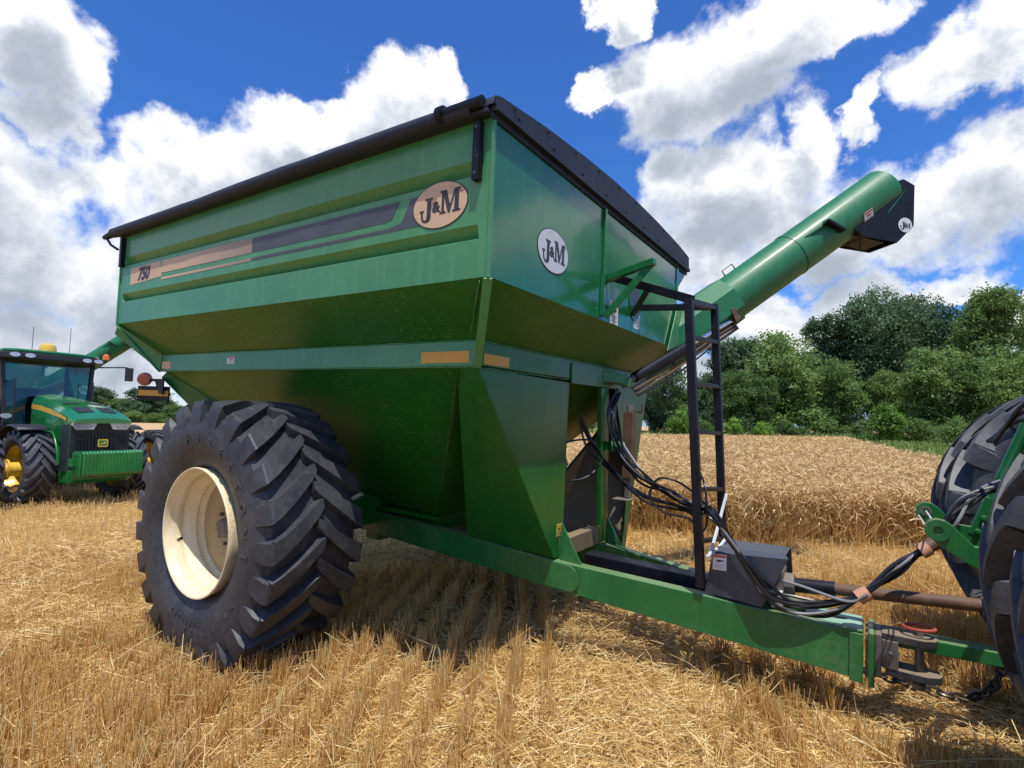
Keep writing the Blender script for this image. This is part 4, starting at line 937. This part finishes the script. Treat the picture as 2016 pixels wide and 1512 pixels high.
# ground sheet to the horizon
gx = np.concatenate([-np.geomspace(900, 16, 26), np.linspace(-15, 15, 151), np.geomspace(16, 900, 26)])
X, Y = np.meshgrid(gx, gx, indexing='ij'); fall = np.clip((40 - np.hypot(X, Y)) / 25, 0, 1)
Z = hfun(X, Y) * fall
n = len(gx); V_ = np.stack([X, Y, Z], -1).reshape(-1, 3)
i, j = np.meshgrid(np.arange(n - 1), np.arange(n - 1), indexing='ij'); q = (i * n + j).ravel()
F_ = np.stack([q, q + n, q + n + 1, q + 1], 1)
def np_mesh(name, V, F, mat, smooth=False):
    me = bpy.data.meshes.new(name); me.vertices.add(len(V)); me.vertices.foreach_set('co', V.astype(np.float32).ravel())
    k = F.shape[1]; me.loops.add(F.size); me.loops.foreach_set('vertex_index', F.astype(np.int32).ravel())
    me.polygons.add(len(F)); me.polygons.foreach_set('loop_start', np.arange(0, F.size, k, dtype=np.int32))
    try: me.polygons.foreach_set('loop_total', np.full(len(F), k, dtype=np.int32))
    except Exception: pass
    mats = mat if isinstance(mat, (list, tuple)) else [mat]
    for mm in mats: me.materials.append(MATS[mm])
    if smooth: me.polygons.foreach_set('use_smooth', np.ones(len(F), dtype=bool))
    me.update(calc_edges=True); me.validate()
    return me
def np_obj(name, V, F, mat, parent=None, smooth=False):
    o = bpy.data.objects.new(name, np_mesh(name, V, F, mat, smooth)); COL.objects.link(o)
    if parent: o.parent = parent
    return o
g = np_obj('ground', V_, F_, 'field_ground', smooth=True); tag(g, kind='structure')

camxy = np.array(CAM[:2]); f2 = np.array(FWD[:2]); f2 /= np.linalg.norm(f2); r2 = np.array([f2[1], -f2[0]])
def scatter(n, d0, d1, spread=.98, power=1.0):
    """points in the camera's horizontal sector, uniform in area between depths d0 and d1"""
    u = RNG.random(n); dep = np.sqrt(d0 ** 2 + u * (d1 ** 2 - d0 ** 2)); lat = RNG.uniform(-spread, spread, n) * dep
    return camxy + dep[:, None] * f2 + lat[:, None] * r2, dep
rowdir = np.array([-.50, .866]); rown = np.array([rowdir[1], -rowdir[0]])   # drill rows run away from the camera
def vnoise(P, s, seed=0):
    r = np.random.default_rng(seed); out = 0
    for k in range(5):
        a = r.uniform(0, 2 * PI); ph = r.uniform(0, 6); w = s * r.uniform(.6, 1.8)
        out = out + np.sin((P[:, 0] * cos(a) + P[:, 1] * sin(a)) * w + ph)
    return out / 5
E0 = np.array([.63, 4.15]); ED = np.array([.944, .329]); EN = np.array([-.329, .944])
def wheat_in(P, m=0):
    s = (P - E0) @ EN; t_ = (P - E0) @ ED
    C = P - camxy; dep = C @ f2; lat = C @ r2; uu = lat / dep        # tangent of bearing
    right = np.interp(dep, [0, 10, 15.4, 23, 40, 54], [3, 1.1, .806, .708, .642, .62])
    wob = .12 * np.sin(t_ * 2.3) + .08 * np.sin(t_ * 5.1)
    return (s > m + wob) & (t_ > -5 + .55 * np.maximum(s, 0) * -1.0) & (dep < 54) & (uu < right)
def tyre_zone(P):
    z = np.zeros(len(P), bool)
    for (cx_, cy_, hx, hy) in ((0, -1.63, .50, .40), (0, 1.63, .5, .4), (5.44, -1.0, .6, .75), (5.44, 1.2, .6, .7)):
        z |= (np.abs(P[:, 0] - 4.30) < .5) & (np.abs(P[:, 1] - .10) < .42)
        z |= (np.abs(P[:, 0] - cx_) < hx) & (np.abs(P[:, 1] - cy_) < hy)
    Q = P - TP; lx = Q @ np.array([cos(TH), sin(TH)]); ly = Q @ np.array([-sin(TH), cos(TH)])
    z |= (np.abs(lx) < .45) & (np.abs(np.abs(ly) - 1.17) < .6)
    return z
def mat_band(P):
    """chaff mats where the stubble is laid flat"""
    a = P @ rown; b_ = P @ rowdir
    a0 = np.array([2.55, -1.6]) @ rown
    m1 = np.clip(1 - np.abs(a - a0 - .62 + .10 * np.sin(b_ * 1.7)) / .75, 0, 1)
    m2 = np.clip(1 - np.abs(a + 3.6 + .3 * np.sin(b_)) / 1.2, 0, 1) * .8
    m3 = np.clip(vnoise(P, 1.6, 5) * 1.8 - .35, 0, 1)
    m4 = np.clip(1 - np.abs((P - np.array([-1.1, -2.0])) @ np.array([.95, .3]) + .2 * np.sin(P[:, 1] * 2)) / .45, 0, 1)
    return np.clip(np.maximum.reduce([m1 * 1.6, m2 * 1.3, m3, m4]), 0, 1)
def ribbons(base, direc, length, width, seg=1, bend=None, prism=False, z0=None):
    """thin blades; base Nx3, direc Nx3 unit; returns V,F"""
    N = len(base); rnd = RNG.normal(size=(N, 3)); side = np.cross(direc, rnd); side /= np.linalg.norm(side, axis=1)[:, None]
    rows = []
    if prism:
        s2 = np.cross(direc, side)
        for k in range(seg + 1):
            t_ = k / seg; c = base + direc * (length * t_)[:, None]
            if bend is not None: c = c + bend * (t_ * t_)
            w = (width * (1 - .25 * t_))[:, None] * .5
            rows += [c + side * w, c - side * w * .5 + s2 * w * .87, c - side * w * .5 - s2 * w * .87]
        m = 3
        V = np.stack(rows, 1); nv = V.shape[1]; f = []
        for k in range(seg):
            for q_ in range(3): f.append((k * 3 + q_, k * 3 + (q_ + 1) % 3, (k + 1) * 3 + (q_ + 1) % 3, (k + 1) * 3 + q_))
    else:
        for k in range(seg + 1):
            t_ = k / seg; c = base + direc * (length * t_)[:, None]
            if bend is not None: c = c + bend * (t_ * t_)
            w = width[:, None] * .5
            rows += [c - side * w, c + side * w]
        V = np.stack(rows, 1); nv = V.shape[1]; f = [(2 * k, 2 * k + 1, 2 * k + 3, 2 * k + 2) for k in range(seg)]
    f = np.array(f); F = (np.arange(N)[:, None, None] * nv + f[None]).reshape(-1, 4)
    return V.reshape(-1, 3), F
class Acc:
    def __init__(s): s.V = []; s.F = []; s.n = 0
    def add(s, V, F): s.V.append(V); s.F.append(F + s.n); s.n += len(V)
    def obj(s, name, mat): return np_obj(name, np.concatenate(s.V), np.concatenate(s.F), mat)
def unit(a): return a / np.linalg.norm(a, axis=1)[:, None]

# standing stubble in drill rows
acc = Acc()
for (cnt, d0, d1, k, pr) in ((95000, .9, 6.0, 1.0, True), (90000, 6.0, 14, 1.35, False), (60000, 14, 45, 2.4, False)):
    P, dep = scatter(cnt, d0, d1)
    a = P @ rown; sp = .215
    wb = .015 * np.sin(P @ rowdir * 2.1 + np.round(a / sp) * .7) + .010 * np.sin(P @ rowdir * 6.3 + np.round(a / sp) * 2.1)
    arow = np.round(a / sp) * sp + RNG.normal(0, .022 * min(k, 1.5), len(a)) + wb
    P = P + (arow - a)[:, None] * rown
    # clump along the row
    keep = (RNG.random(len(P)) > mat_band(P) * 1.02) & ~wheat_in(P, -.1) & ~tyre_zone(P)
    keep &= RNG.random(len(P)) < .36 + .64 * np.clip(vnoise(P, 9, 2) * 2.6 + .4, 0, 1)
    P = P[keep]; N = len(P)
    hgt = np.clip(RNG.normal(.148, .038, N), .04, .24) * (1 + .4 * vnoise(P, 2, 9)); 
    B = np.column_stack([P, hfun(P[:, 0], P[:, 1]) - .01])
    dr = unit(np.column_stack([RNG.normal(0, .13, N) , RNG.normal(0, .13, N), np.ones(N)]))
    lean = RNG.random(N) < .15; dr[lean] = unit(dr[lean] + np.column_stack([RNG.normal(0, .7, lean.sum()), RNG.normal(0, .7, lean.sum()), np.zeros(lean.sum())]))
    V, F = ribbons(B, dr, hgt, RNG.uniform(.0038, .0060, N) * k, 1, None, pr); acc.add(V, F)
o = acc.obj('stubble', 'stubble'); tag(o, 'golden cut wheat stubble standing in drill rows across the field', 'stubble', kind='stuff')

# loose straw and chaff
acc = Acc()
for (cnt, d0, d1, k) in ((120000, .9, 5.0, 1.0), (85000, 5.0, 11, 1.5), (60000, 11, 32, 2.6)):
    P, dep = scatter(cnt, d0, d1)
    mb_ = mat_band(P); keep = (RNG.random(len(P)) < .42 + .58 * mb_) & ~wheat_in(P, .6); P = P[keep]; mb_ = mb_[keep]; N = len(P)
    ln = np.clip(RNG.lognormal(-2.6, .5, N), .025, .30) * (k ** .4)
    az = RNG.uniform(0, 2 * PI, N); el = RNG.normal(0, .20, N)
    dr = np.column_stack([np.cos(az) * np.cos(el), np.sin(az) * np.cos(el), np.sin(el)])
    z = hfun(P[:, 0], P[:, 1]) + .006 + RNG.random(N) ** 1.6 * (.045 + .05 * mb_) + np.abs(np.sin(el)) * ln * .5
    B = np.column_stack([P, z]) - dr * (ln / 2)[:, None]
    bend = np.column_stack([RNG.normal(0, .02, N), RNG.normal(0, .02, N), RNG.normal(0, .012, N)]) * (ln / .1)[:, None]
    V, F = ribbons(B, dr, ln, RNG.uniform(.0022, .0052, N) * k, 2, bend); acc.add(V, F)
P, dep = scatter(5000, .9, 7.0); P = P[~wheat_in(P, .3) & ~tyre_zone(P)]; N = len(P); az = RNG.uniform(0, 2 * PI, N); el = RNG.uniform(.0, .75, N); ln = RNG.uniform(.10, .34, N)
dr = np.column_stack([np.cos(az) * np.cos(el), np.sin(az) * np.cos(el), np.sin(el)]); B = np.column_stack([P, hfun(P[:, 0], P[:, 1]) + .04 + RNG.random(N) * .07])
V, F = ribbons(B, dr, ln, RNG.uniform(.004, .0065, N), 2, np.column_stack([RNG.normal(0, .02, N), RNG.normal(0, .02, N), -RNG.random(N) * .06]), True); acc.add(V, F)
# fine chaff
P, dep = scatter(60000, .9, 4.5); N = len(P); az = RNG.uniform(0, 2 * PI, N); ln = RNG.uniform(.008, .03, N)
dr = np.column_stack([np.cos(az), np.sin(az), RNG.normal(0, .3, N)]); B = np.column_stack([P, hfun(P[:, 0], P[:, 1]) + .003 + RNG.random(N) * .015])
V, F = ribbons(B, unit(dr), ln, RNG.uniform(.003, .006, N), 1); acc.add(V, F)
o = acc.obj('loose_straw', 'litter'); tag(o, 'pale loose straw and chaff scattered over the stubble', 'straw', kind='stuff')

# standing wheat
acc = Acc(); accs = Acc()
def wheat(P, k, stem=True, zmul=1):
    N = len(P); s0 = (P - E0) @ EN; base_h = .76 + .05 * vnoise(P, .9, 4) + RNG.normal(0, .055, N) - np.clip(.7 - s0, 0, 1) * RNG.random(N) * .42
    B = np.column_stack([P, hfun(P[:, 0], P[:, 1])])
    s = (P - E0) @ EN
    edge = np.clip(1 - s / .5, 0, 1)
    lean = np.column_stack([RNG.normal(.0, .10, N), RNG.normal(0, .10, N), np.ones(N)])
    fall = RNG.random(N) < edge * .16
    lean[:, :2] += (-EN * 1.0) * (edge * .10)[:, None]
    q_ = fall.sum(); lean[fall, :2] += (-EN)[None] * RNG.uniform(.3, 1.5, q_)[:, None] + ED[None] * RNG.normal(.2, .7, q_)[:, None]
    dr = unit(lean)
    top = B + dr * base_h[:, None]
    if stem:
        bend = np.column_stack([RNG.normal(0, .05, N), RNG.normal(0, .05, N), np.zeros(N)])
        V, F = ribbons(B, dr, base_h, RNG.uniform(.0038, .0055, N) * k, 2, bend); accs.add(V, F); top = top + bend
    az = RNG.uniform(0, 2 * PI, N) ; hl = RNG.uniform(.08, .13, N) * (k ** .6)
    hd = unit(np.column_stack([np.cos(az), np.sin(az), RNG.uniform(.0, 2.4, N)]))
    bend = np.column_stack([np.cos(az) * .02, np.sin(az) * .02, -RNG.uniform(.03, .12, N)]) * (k ** .5)
    hm = ~fall | (RNG.random(N) < .3); V, F = ribbons(top[hm], hd[hm], hl[hm], (RNG.uniform(.007, .0115, N) * (k ** .85))[hm], 2, bend[hm]); acc.add(V, F)
    # awns / leaf wisps
    m_ = (RNG.random(N) < .8) & ~fall; 
    V, F = ribbons(top[m_] - np.array([0, 0, .05]), unit(hd[m_] + np.array([0, 0, -.3])), hl[m_] * 1.5, np.full(m_.sum(), .005) * k, 2, bend[m_] * 1.5); acc.add(V, F)
t_ = RNG.uniform(-5, 13, 46000); s_ = RNG.uniform(-.15, 1.3, 46000) * RNG.uniform(.5, 1, 46000) ; P = E0 + t_[:, None] * ED + s_[:, None] * EN; P = P[wheat_in(P)]; wheat(P, 1.35)
P, dep = scatter(120000, 6.5, 15); P = P[wheat_in(P, .9)]; wheat(P, 1.7)
P, dep = scatter(75000, 15, 28); P = P[wheat_in(P, 1)]; wheat(P, 2.8, False)
P, dep = scatter(50000, 28, 54); P = P[wheat_in(P, 1)]; wheat(P, 5, False)
o1 = accs.obj('standing_wheat', 'wheat_stem')
me2 = np_mesh('heads', np.concatenate(acc.V), np.concatenate(acc.F), 'wheat'); 
o1.data.materials.append(MATS['wheat'])
o2 = bpy.data.objects.new('heads', me2); COL.objects.link(o2); o2.parent = o1; o2.name = 'wheat_heads'
# canopy underlayer
gx_ = np.linspace(-30, 60, 121); gy_ = np.linspace(0, 62, 94); XX, YY = np.meshgrid(gx_, gy_, indexing='ij'); PP = np.column_stack([XX.ravel(), YY.ravel()])
inn = wheat_in(PP, 2.2); ZZ = .56 + .04 * vnoise(PP, .9, 4); na, nb = XX.shape
i, j = np.meshgrid(np.arange(na - 1), np.arange(nb - 1), indexing='ij'); q = (i * nb + j).ravel(); FF = np.stack([q, q + nb, q + nb + 1, q + 1], 1); FF = FF[inn[FF].all(1)]
oc = np_obj('wheat_canopy', np.column_stack([PP, ZZ]), FF, 'wheat_mass', parent=o1)
tag(o1, 'uncut ripe wheat standing behind the cart with nodding heads', 'wheat', kind='stuff')

# green grass margin
acc = Acc(); P, dep = scatter(150000, 15, 92); C = P - camxy; uu = (C @ r2) / (C @ f2)
P = P[(~wheat_in(P, -.2)) & (uu > .5)]; N = len(P)
B = np.column_stack([P, np.full(N, -.02)]); dr = unit(np.column_stack([RNG.normal(0, .35, N), RNG.normal(0, .35, N), np.ones(N)]))
hg = RNG.uniform(.3, .8, N) * (1 + dep[:N] * 0) * (.7 + .5 * np.clip(vnoise(P, .8, 8) + .5, 0, 1)); V, F = ribbons(B, dr, hg, RNG.uniform(.03, .10, N), 2, np.column_stack([RNG.normal(0, .1, N), RNG.normal(0, .1, N), -RNG.uniform(0, .1, N)])); acc.add(V, F)
P, dep = scatter(40000, 56, 72); N = len(P); B = np.column_stack([P, np.full(N, -.02)]); dr = unit(np.column_stack([RNG.normal(0, .35, N), RNG.normal(0, .35, N), np.ones(N)]))
C = P - camxy; k_ = ((C @ r2) / (C @ f2)) > .0; V, F = ribbons(B[k_], dr[k_], RNG.uniform(.4, 1.3, k_.sum()), RNG.uniform(.05, .12, k_.sum()), 2, np.column_stack([RNG.normal(0, .2, k_.sum()), RNG.normal(0, .2, k_.sum()), np.zeros(k_.sum())])); acc.add(V, F)
o = acc.obj('grass', 'grass_blade'); tag(o, 'rough green grass margin between the wheat and the trees', 'grass', kind='stuff')

# ================================================================== TREES
def tree_meshes(seed, leafmat_, H, Wd, base=.12, nl=9000, leaf=.20, lobes=16, bush=False):
    r = np.random.default_rng(seed); L = []
    for k in range(lobes):
        z = H * (base + (1 - base) * r.uniform(.12, .95)); prof = math.sin(min(1, max(0.02, (z / H - base) / (1 - base))) ** .75 * PI * .92) ** .6
        a = r.uniform(0, 2 * PI); rr_ = Wd * .5 * prof * r.uniform(.2, .95); s_ = Wd * r.uniform(.11, .24)
        L.append((rr_ * cos(a), rr_ * sin(a), min(z, H - s_ * .8), s_, s_ * r.uniform(.7, 1.0)))
    L.append((0, 0, H * .55, Wd * .28, H * .26))
    w = np.array([l[3] * l[4] for l in L]); w /= w.sum(); ncl = nl // 22
    ci = r.choice(len(L), ncl, p=w); C = np.array(L)[ci]
    dv = r.normal(size=(ncl, 3)); dv[:, 2] += .25; dv = unit(dv); rad_ = r.uniform(.72, 1.12, ncl) ** 1.0
    c = C[:, :3] + dv * np.column_stack([C[:, 3], C[:, 3], C[:, 4]]) * rad_[:, None]
    off = r.normal(size=(ncl, 22, 3)) * np.array([.30, .30, .20]) * (Wd / 7) ** .5
    pts = (c[:, None] + off).reshape(-1, 3); pts[:, 2] = np.maximum(pts[:, 2], .15 if bush else H * base * .6)
    N = len(pts); nrm = unit(np.repeat(dv, 22, 0) * .7 + r.normal(size=(N, 3)) * .6 + np.array([0, 0, .4]))
    u = unit(np.cross(nrm, r.normal(size=(N, 3)))); v = np.cross(nrm, u); s = (leaf * r.uniform(.45, 1.25, N))[:, None] * .5
    V = np.stack([pts - u * s * 1.3, pts - v * s * .7, pts + u * s * 1.3, pts + v * s * .7], 1).reshape(-1, 3); F = np.arange(N * 4).reshape(-1, 4)
    crown = np_mesh('crown', V, F, leafmat_)
    D = MB(); tr_ = Wd * .03 + .08
    D.tube([(0, 0, -.2), (.05, 0, H * .25), (-.05, .08, H * .5), (0, 0, H * .8)], [tr_, tr_ * .8, tr_ * .5, tr_ * .15], 8)
    for k in range(0, lobes, 2):
        l = L[k]; z0 = min(H * .6, max(H * .12, l[2] * .5)); D.tube([(0, 0, z0), (l[0] * .5, l[1] * .5, (z0 + l[2]) * .5 + .2), (l[0], l[1], l[2])], [tr_ * .4, tr_ * .25, .03], 5)
    tmp = D.build('trunk', 'bark', smooth=True); trunk = tmp.data; bpy.data.objects.remove(tmp)
    return crown, trunk
KIND = {
    'big': [tree_meshes(1, 'leaf_dark', 15, 10, .08, 42000, .27, 46), tree_meshes(2, 'leaf_mid', 15, 8.5, .06, 40000, .27, 42)],
    'mid': [tree_meshes(3, 'leaf_mid', 9, 6, .05, 22000, .24, 34), tree_meshes(4, 'leaf_dark', 9, 5.4, .05, 22000, .24, 30), tree_meshes(5, 'leaf_mid', 9, 5.2, .05, 20000, .23, 28)],
    'bush': [tree_meshes(6, 'leaf_bright', 3, 3.2, .0, 5000, .18, 10, True), tree_meshes(7, 'leaf_mid', 3, 3.6, .0, 5000, .18, 10, True)],
    'open': [tree_meshes(8, 'leaf_dark', 10, 6, .15, 6500, .24, 18)],
}
def bearing(u_, dep): # pixel column -> ground position at a depth along the view axis
    lat = (u_ - 1008) / 1061.6 * dep; return camxy + dep * f2 + lat * r2
def plant_tree(kind, var, u_, dep, H, label, name='tree', cat='tree', wmul=1.0):
    q_ = 1.38 if u_ > 1560 else (1.15 if u_ > 900 else 3.0); dep *= q_; H = 1.67 + (H - 1.67) * q_ if H > 1.67 else H
    if cat == 'bush': H = .6 + H * .8
    crown, trunk = KIND[kind][var]; H0 = {'big': 15, 'mid': 9, 'bush': 3, 'open': 10}[kind]; s = H / H0
    if 1280 < u_ < 1600 and cat == 'tree': H *= .9
    if u_ < 500: H *= 1.3; wmul = 1.75
    p = bearing(u_, dep); r_ = empty(name, (p[0], p[1], -.05 if u_ > 500 else -4.2), random.uniform(0, 6.28)); wmul *= random.uniform(.78, 1.0); r_.scale = (s * wmul, s * wmul, s)
    for nm, me in (('crown', crown), ('trunk', trunk)):
        o_ = bpy.data.objects.new(nm, me); COL.objects.link(o_); o_.parent = r_
    tag(r_, label, cat, 'trees along the far side of the wheat field' if cat == 'tree' else 'bushes at the foot of the treeline'); return r_
T = [
 ('big', 0, 1735, 56, 16.6, 'tall dark green tree with a broad rounded crown, below the auger tip'),
 ('big', 0, 1805, 60, 17.0, 'tall dark tree directly right of the highest rounded crown, its top against the clouds'),
 ('big', 1, 1965, 46, 13.8, 'tall light green tree at the right edge above the tractor tyres'),
 ('big', 1, 2085, 50, 14.5, 'tall tree cut by the right edge of the picture'),
 ('big', 0, 1890, 60, 13.5, 'dark tree filling the notch between the rounded crown and the light right-hand tree'),
 ('mid', 1, 1640, 58, 13.6, 'narrow dark pointed tree on the left shoulder of the tall dark tree'),
 ('mid', 0, 1535, 57, 11.6, 'medium green two-humped tree midway between the ladder and the tallest trees'),
 ('mid', 2, 1585, 54, 8.8, 'rounded medium green tree just left of the narrow dark pointed tree'),
 ('mid', 1, 1452, 66, 12.6, 'thin topped tree standing higher just right of the ladder'),
 ('mid', 0, 1455, 54, 7.2, 'soft light green tree right beside the ladder rail'),
 ('mid', 2, 1505, 53, 6.6, 'low bushy tree below the two-humped tree'),
 ('mid', 0, 1655, 51, 8.0, 'leafy mid green tree in front of the tall dark tree on its left'),
 ('mid', 2, 1745, 50, 7.0, 'lower bushy tree in front of the tall dark trees'),
 ('mid', 0, 1850, 46, 8.6, 'bright layered tree in front, left of the tall light green one'),
 ('mid', 2, 1920, 44, 7.5, 'bright green tree right above the left shoulder of the tractor tyre'),
 ('mid', 0, 1995, 40, 7.2, 'front tree directly above the tractor dual tyres'),
 ('mid', 1, 1390, 58, 7.4, 'dark green tree seen between the ladder rails'),
 ('open', 0, 1325, 52, 9.6, 'sparse open tree with sky through its crown, left of the ladder'),
 ('mid', 1, 1290, 56, 6.5, 'dark tree right behind the far front leg of the cart'),
 ('mid', 0, 1345, 52, 5.6, 'young bright green tree left of the ladder foot of the treeline'),
 ('mid', 2, 1230, 60, 6.0, 'tree mostly hidden behind the cart front leg'),
 ('mid', 1, 1150, 60, 5.6, 'small dark tree seen in the gap between the cart front legs'),
 ('mid', 1, 292, 66, 6.6, 'grey green tree behind the marker lamp, tallest of the left clump'),
 ('mid', 2, 240, 66, 5.4, 'rounded tree behind the tractor mirror arm'),
 ('mid', 0, 350, 64, 4.6, 'light green low tree under the rear corner of the cart'),
 ('mid', 1, 192, 66, 6.8, 'dark tree beside the tractor cab pillar'),
 ('mid', 2, 330, 70, 5.2, 'low rounded tree right of the marker lamp bracket'),
 ('mid', 0, 265, 62, 3.8, 'low light green tree below the tractor mirror'),
 ('mid', 0, 312, 62, 3.6, 'low light green tree straight below the amber striped plate'),
]
for (kind, var, u_, dep, H, lab) in T: plant_tree(kind, var, u_, dep, H, lab)
Bz = [(1340, 49, 3.2, 'bright green bush at the wheat edge left of the ladder'), (1440, 50, 2.4, 'low bright bush just right of the ladder'), (1500, 49, 2.0, 'small bright bush under the two-humped tree'), (1560, 50, 2.2, 'low green bush near the middle of the treeline'), (1620, 48, 2.6, 'bush at the left foot of the tall dark tree'), (1752, 40, 3.6, 'bright yellow green sapling standing in front of the tall dark trees'), (1690, 46, 2.4, 'dark green bush at the corner of the grass margin'), (1815, 40, 2.4, 'shrub at the back of the grass margin'), (1870, 36, 2.4, 'shrub above the left end of the tractor tyre'), (1400, 50, 2.0, 'little bush seen between the ladder rails')]
for i_, (u_, dep, H, lab) in enumerate(Bz): plant_tree('bush', 0 if 'bright' in lab else 1, u_, dep, H, lab, 'bush', 'bush')

# ================================================================== LIGHT AND SKY
sv = Vector((.28, -.26, 1)).normalized(); el = math.asin(sv.z); az = math.atan2(sv.x, sv.y)
sun = bpy.data.lights.new('sun', 'SUN'); sun.energy = 5.0; sun.angle = rad(.53); sun.color = (1, .955, .88)
so_ = bpy.data.objects.new('sun', sun); COL.objects.link(so_); so_.rotation_euler = sv.to_track_quat('Z', 'Y').to_euler()
w = bpy.data.worlds.new('World'); scene.world = w; w.use_nodes = True
t = NT(w.node_tree); bg = w.node_tree.nodes['Background']
sky = t.add('ShaderNodeTexSky'); sky.sky_type = 'NISHITA'; sky.sun_disc = False; sky.sun_elevation = el; sky.sun_rotation = az; sky.air_density = 1.0; sky.dust_density = .6; sky.ozone_density = 3.0
dirn = t.vmath('NORMALIZE', coord(t, 'Generated'))
hs = t.add('ShaderNodeMix', data_type='RGBA', blend_type='MULTIPLY', i_0=1.0); t.l.new(sky.outputs[0], hs.inputs[6]); hs.inputs[7].default_value = (.30, .62, 1.12, 1)
sepd = t.add('ShaderNodeSeparateXYZ'); t.l.new(dirn, sepd.inputs[0]); zz = sepd.outputs[2]
# cloud density group
gt = bpy.data.node_groups.new('cloud_density', 'ShaderNodeTree')
gt.interface.new_socket('Vector', in_out='INPUT', socket_type='NodeSocketVector'); gt.interface.new_socket('Density', in_out='OUTPUT', socket_type='NodeSocketFloat')
g_ = NT(gt); gi = g_.add('NodeGroupInput'); go = g_.add('NodeGroupOutput'); vv = gi.outputs[0]
# (azimuth, elevation, half width, half height) in degrees
CL = [(166.7, 26.6, 3.6, 4.8), (165.5, 21.2, 3.0, 2.6), (168.0, 16.0, 6.0, 4.4), (152.0, 21.0, 7.5, 4.0), (156.5, 15.6, 5.6, 4.4), (146.8, 24.7, 4.7, 3.3), (149.0, 16.5, 10.0, 5.4), (136.8, 31.8, 4.7, 4.2), (132.5, 33.5, 2.3, 2.8), (140.5, 26.6, 5.3, 3.2), (164.4, 9.8, 9.5, 5.6), (106.3, 31.3, 5.1, 6.0), (98.8, 34.4, 5.5, 4.7), (102.8, 28.3, 8.0, 3.4), (114.8, 32.3, 2.6, 1.6), (91.7, 33.8, 3.6, 2.4), (112.5, 38.7, 1.8, 1.7), (81.3, 29.0, 3.9, 3.6), (101.4, 21.6, 10.0, 4.1), (91.6, 24.2, 2.4, 3.7), (82.7, 18.1, 9.2, 5.2), (93.9, 16.4, 13.8, 4.1), (87.4, 26.5, 1.4, 2.4), (100.6, 9.5, 10.9, 2.5), (86.3, 11.0, 5.6, 1.7), (108.4, 23.2, 3.5, 3.0), (162, 3.5, 15, 4.5), (140, 6, 9, 6), (98, 5, 12, 2.2), (78, 6, 8, 2.6), (112, 14, 5, 7),
      (62, 17, 9, 4.5), (44, 22, 7, 4), (24, 20, 14, 7), (-10, 30, 16, 7), (-50, 20, 22, 7), (-95, 40, 16, 7), (-130, 22, 22, 8), (178, 40, 8, 6), (10, 55, 10, 6), (-70, 60, 12, 6), (200, 18, 14, 7)]
sc1 = g_.noise(vv, 3.4, 9, .60, out=1)
warp = g_.vmath('ADD', vv, g_.vmath('SCALE', g_.vmath('SUBTRACT', sc1, (.5, .5, .5)), .34))
F0 = None
for (a, e_, rx, ry) in CL:
    a, e_ = rad(a), rad(e_); cx_ = Vector((cos(e_) * cos(a), cos(e_) * sin(a), sin(e_))); ex = Vector((-sin(a), cos(a), 0)); ey = cx_.cross(ex)
    df = g_.vmath('SUBTRACT', warp, tuple(cx_))
    # one dot per axis by scaling basis vectors
    u1 = g_.vmath('DOT_PRODUCT', df, tuple(ex / (sin(rad(rx)) * 1.12))); u2 = g_.vmath('DOT_PRODUCT', df, tuple(ey / (sin(rad(ry)) * 1.12))); u3 = g_.vmath('DOT_PRODUCT', df, tuple(cx_ * 1.2))
    q_ = g_.math('MULTIPLY_ADD', u1, u1, g_.math('MULTIPLY_ADD', u2, u2, g_.math('MULTIPLY', u3, u3)))
    v_ = g_.math('SUBTRACT', 1.0, q_)
    F0 = v_ if F0 is None else g_.add('ShaderNodeMath', operation='SMOOTH_MAX', i_0=F0, i_1=v_, i_2=.35).outputs[0]
F0 = g_.math('MAXIMUM', F0, -1.2)
nA = g_.noise(vv, 8.0, 10, .60)
dens = g_.math('ADD', g_.math('MULTIPLY', F0, .8), g_.math('MULTIPLY_ADD', g_.math('SUBTRACT', nA, .5), 2.4, .02))
g_.l.new(dens, go.inputs[0])
def dens_at(vec):
    nd = t.add('ShaderNodeGroup'); nd.node_tree = gt; t.l.new(vec, nd.inputs[0]); return nd.outputs[0]
d0 = dens_at(dirn); d1 = dens_at(t.vmath('NORMALIZE', t.vmath('ADD', dirn, (.016, -.014, .065))))
mask = t.smooth(d0, -.06, .55)
lit = t.math('ADD', t.math('MULTIPLY', t.math('SUBTRACT', d0, d1), .46), t.smooth(d0, 1.0, .1, -.27, .26))
lit = t.smooth(lit, -.34, .44)
ccol = t.ramp(lit, [(0, (.42, .47, .56)), (.3, (.66, .71, .79)), (.58, (.93, .95, .98)), (1, (1.2, 1.2, 1.2))])
ccol = t.vmath('SCALE', ccol, 6.3)
haze = t.smooth(zz, .16, .0, 0, .55)
skyc = t.mix(haze, hs.outputs[2], (3.6, 4.3, 5.4, 1))
fin = t.mix(mask, skyc, ccol)
t.l.new(fin, bg.inputs[0]); bg.inputs[1].default_value = .165

scene.cycles.use_denoising = True
scene.cycles.max_bounces = 8; scene.cycles.transparent_max_bounces = 12; scene.cycles.diffuse_bounces = 3; scene.cycles.glossy_bounces = 4; scene.cycles.caustics_reflective = False; scene.cycles.caustics_refractive = False
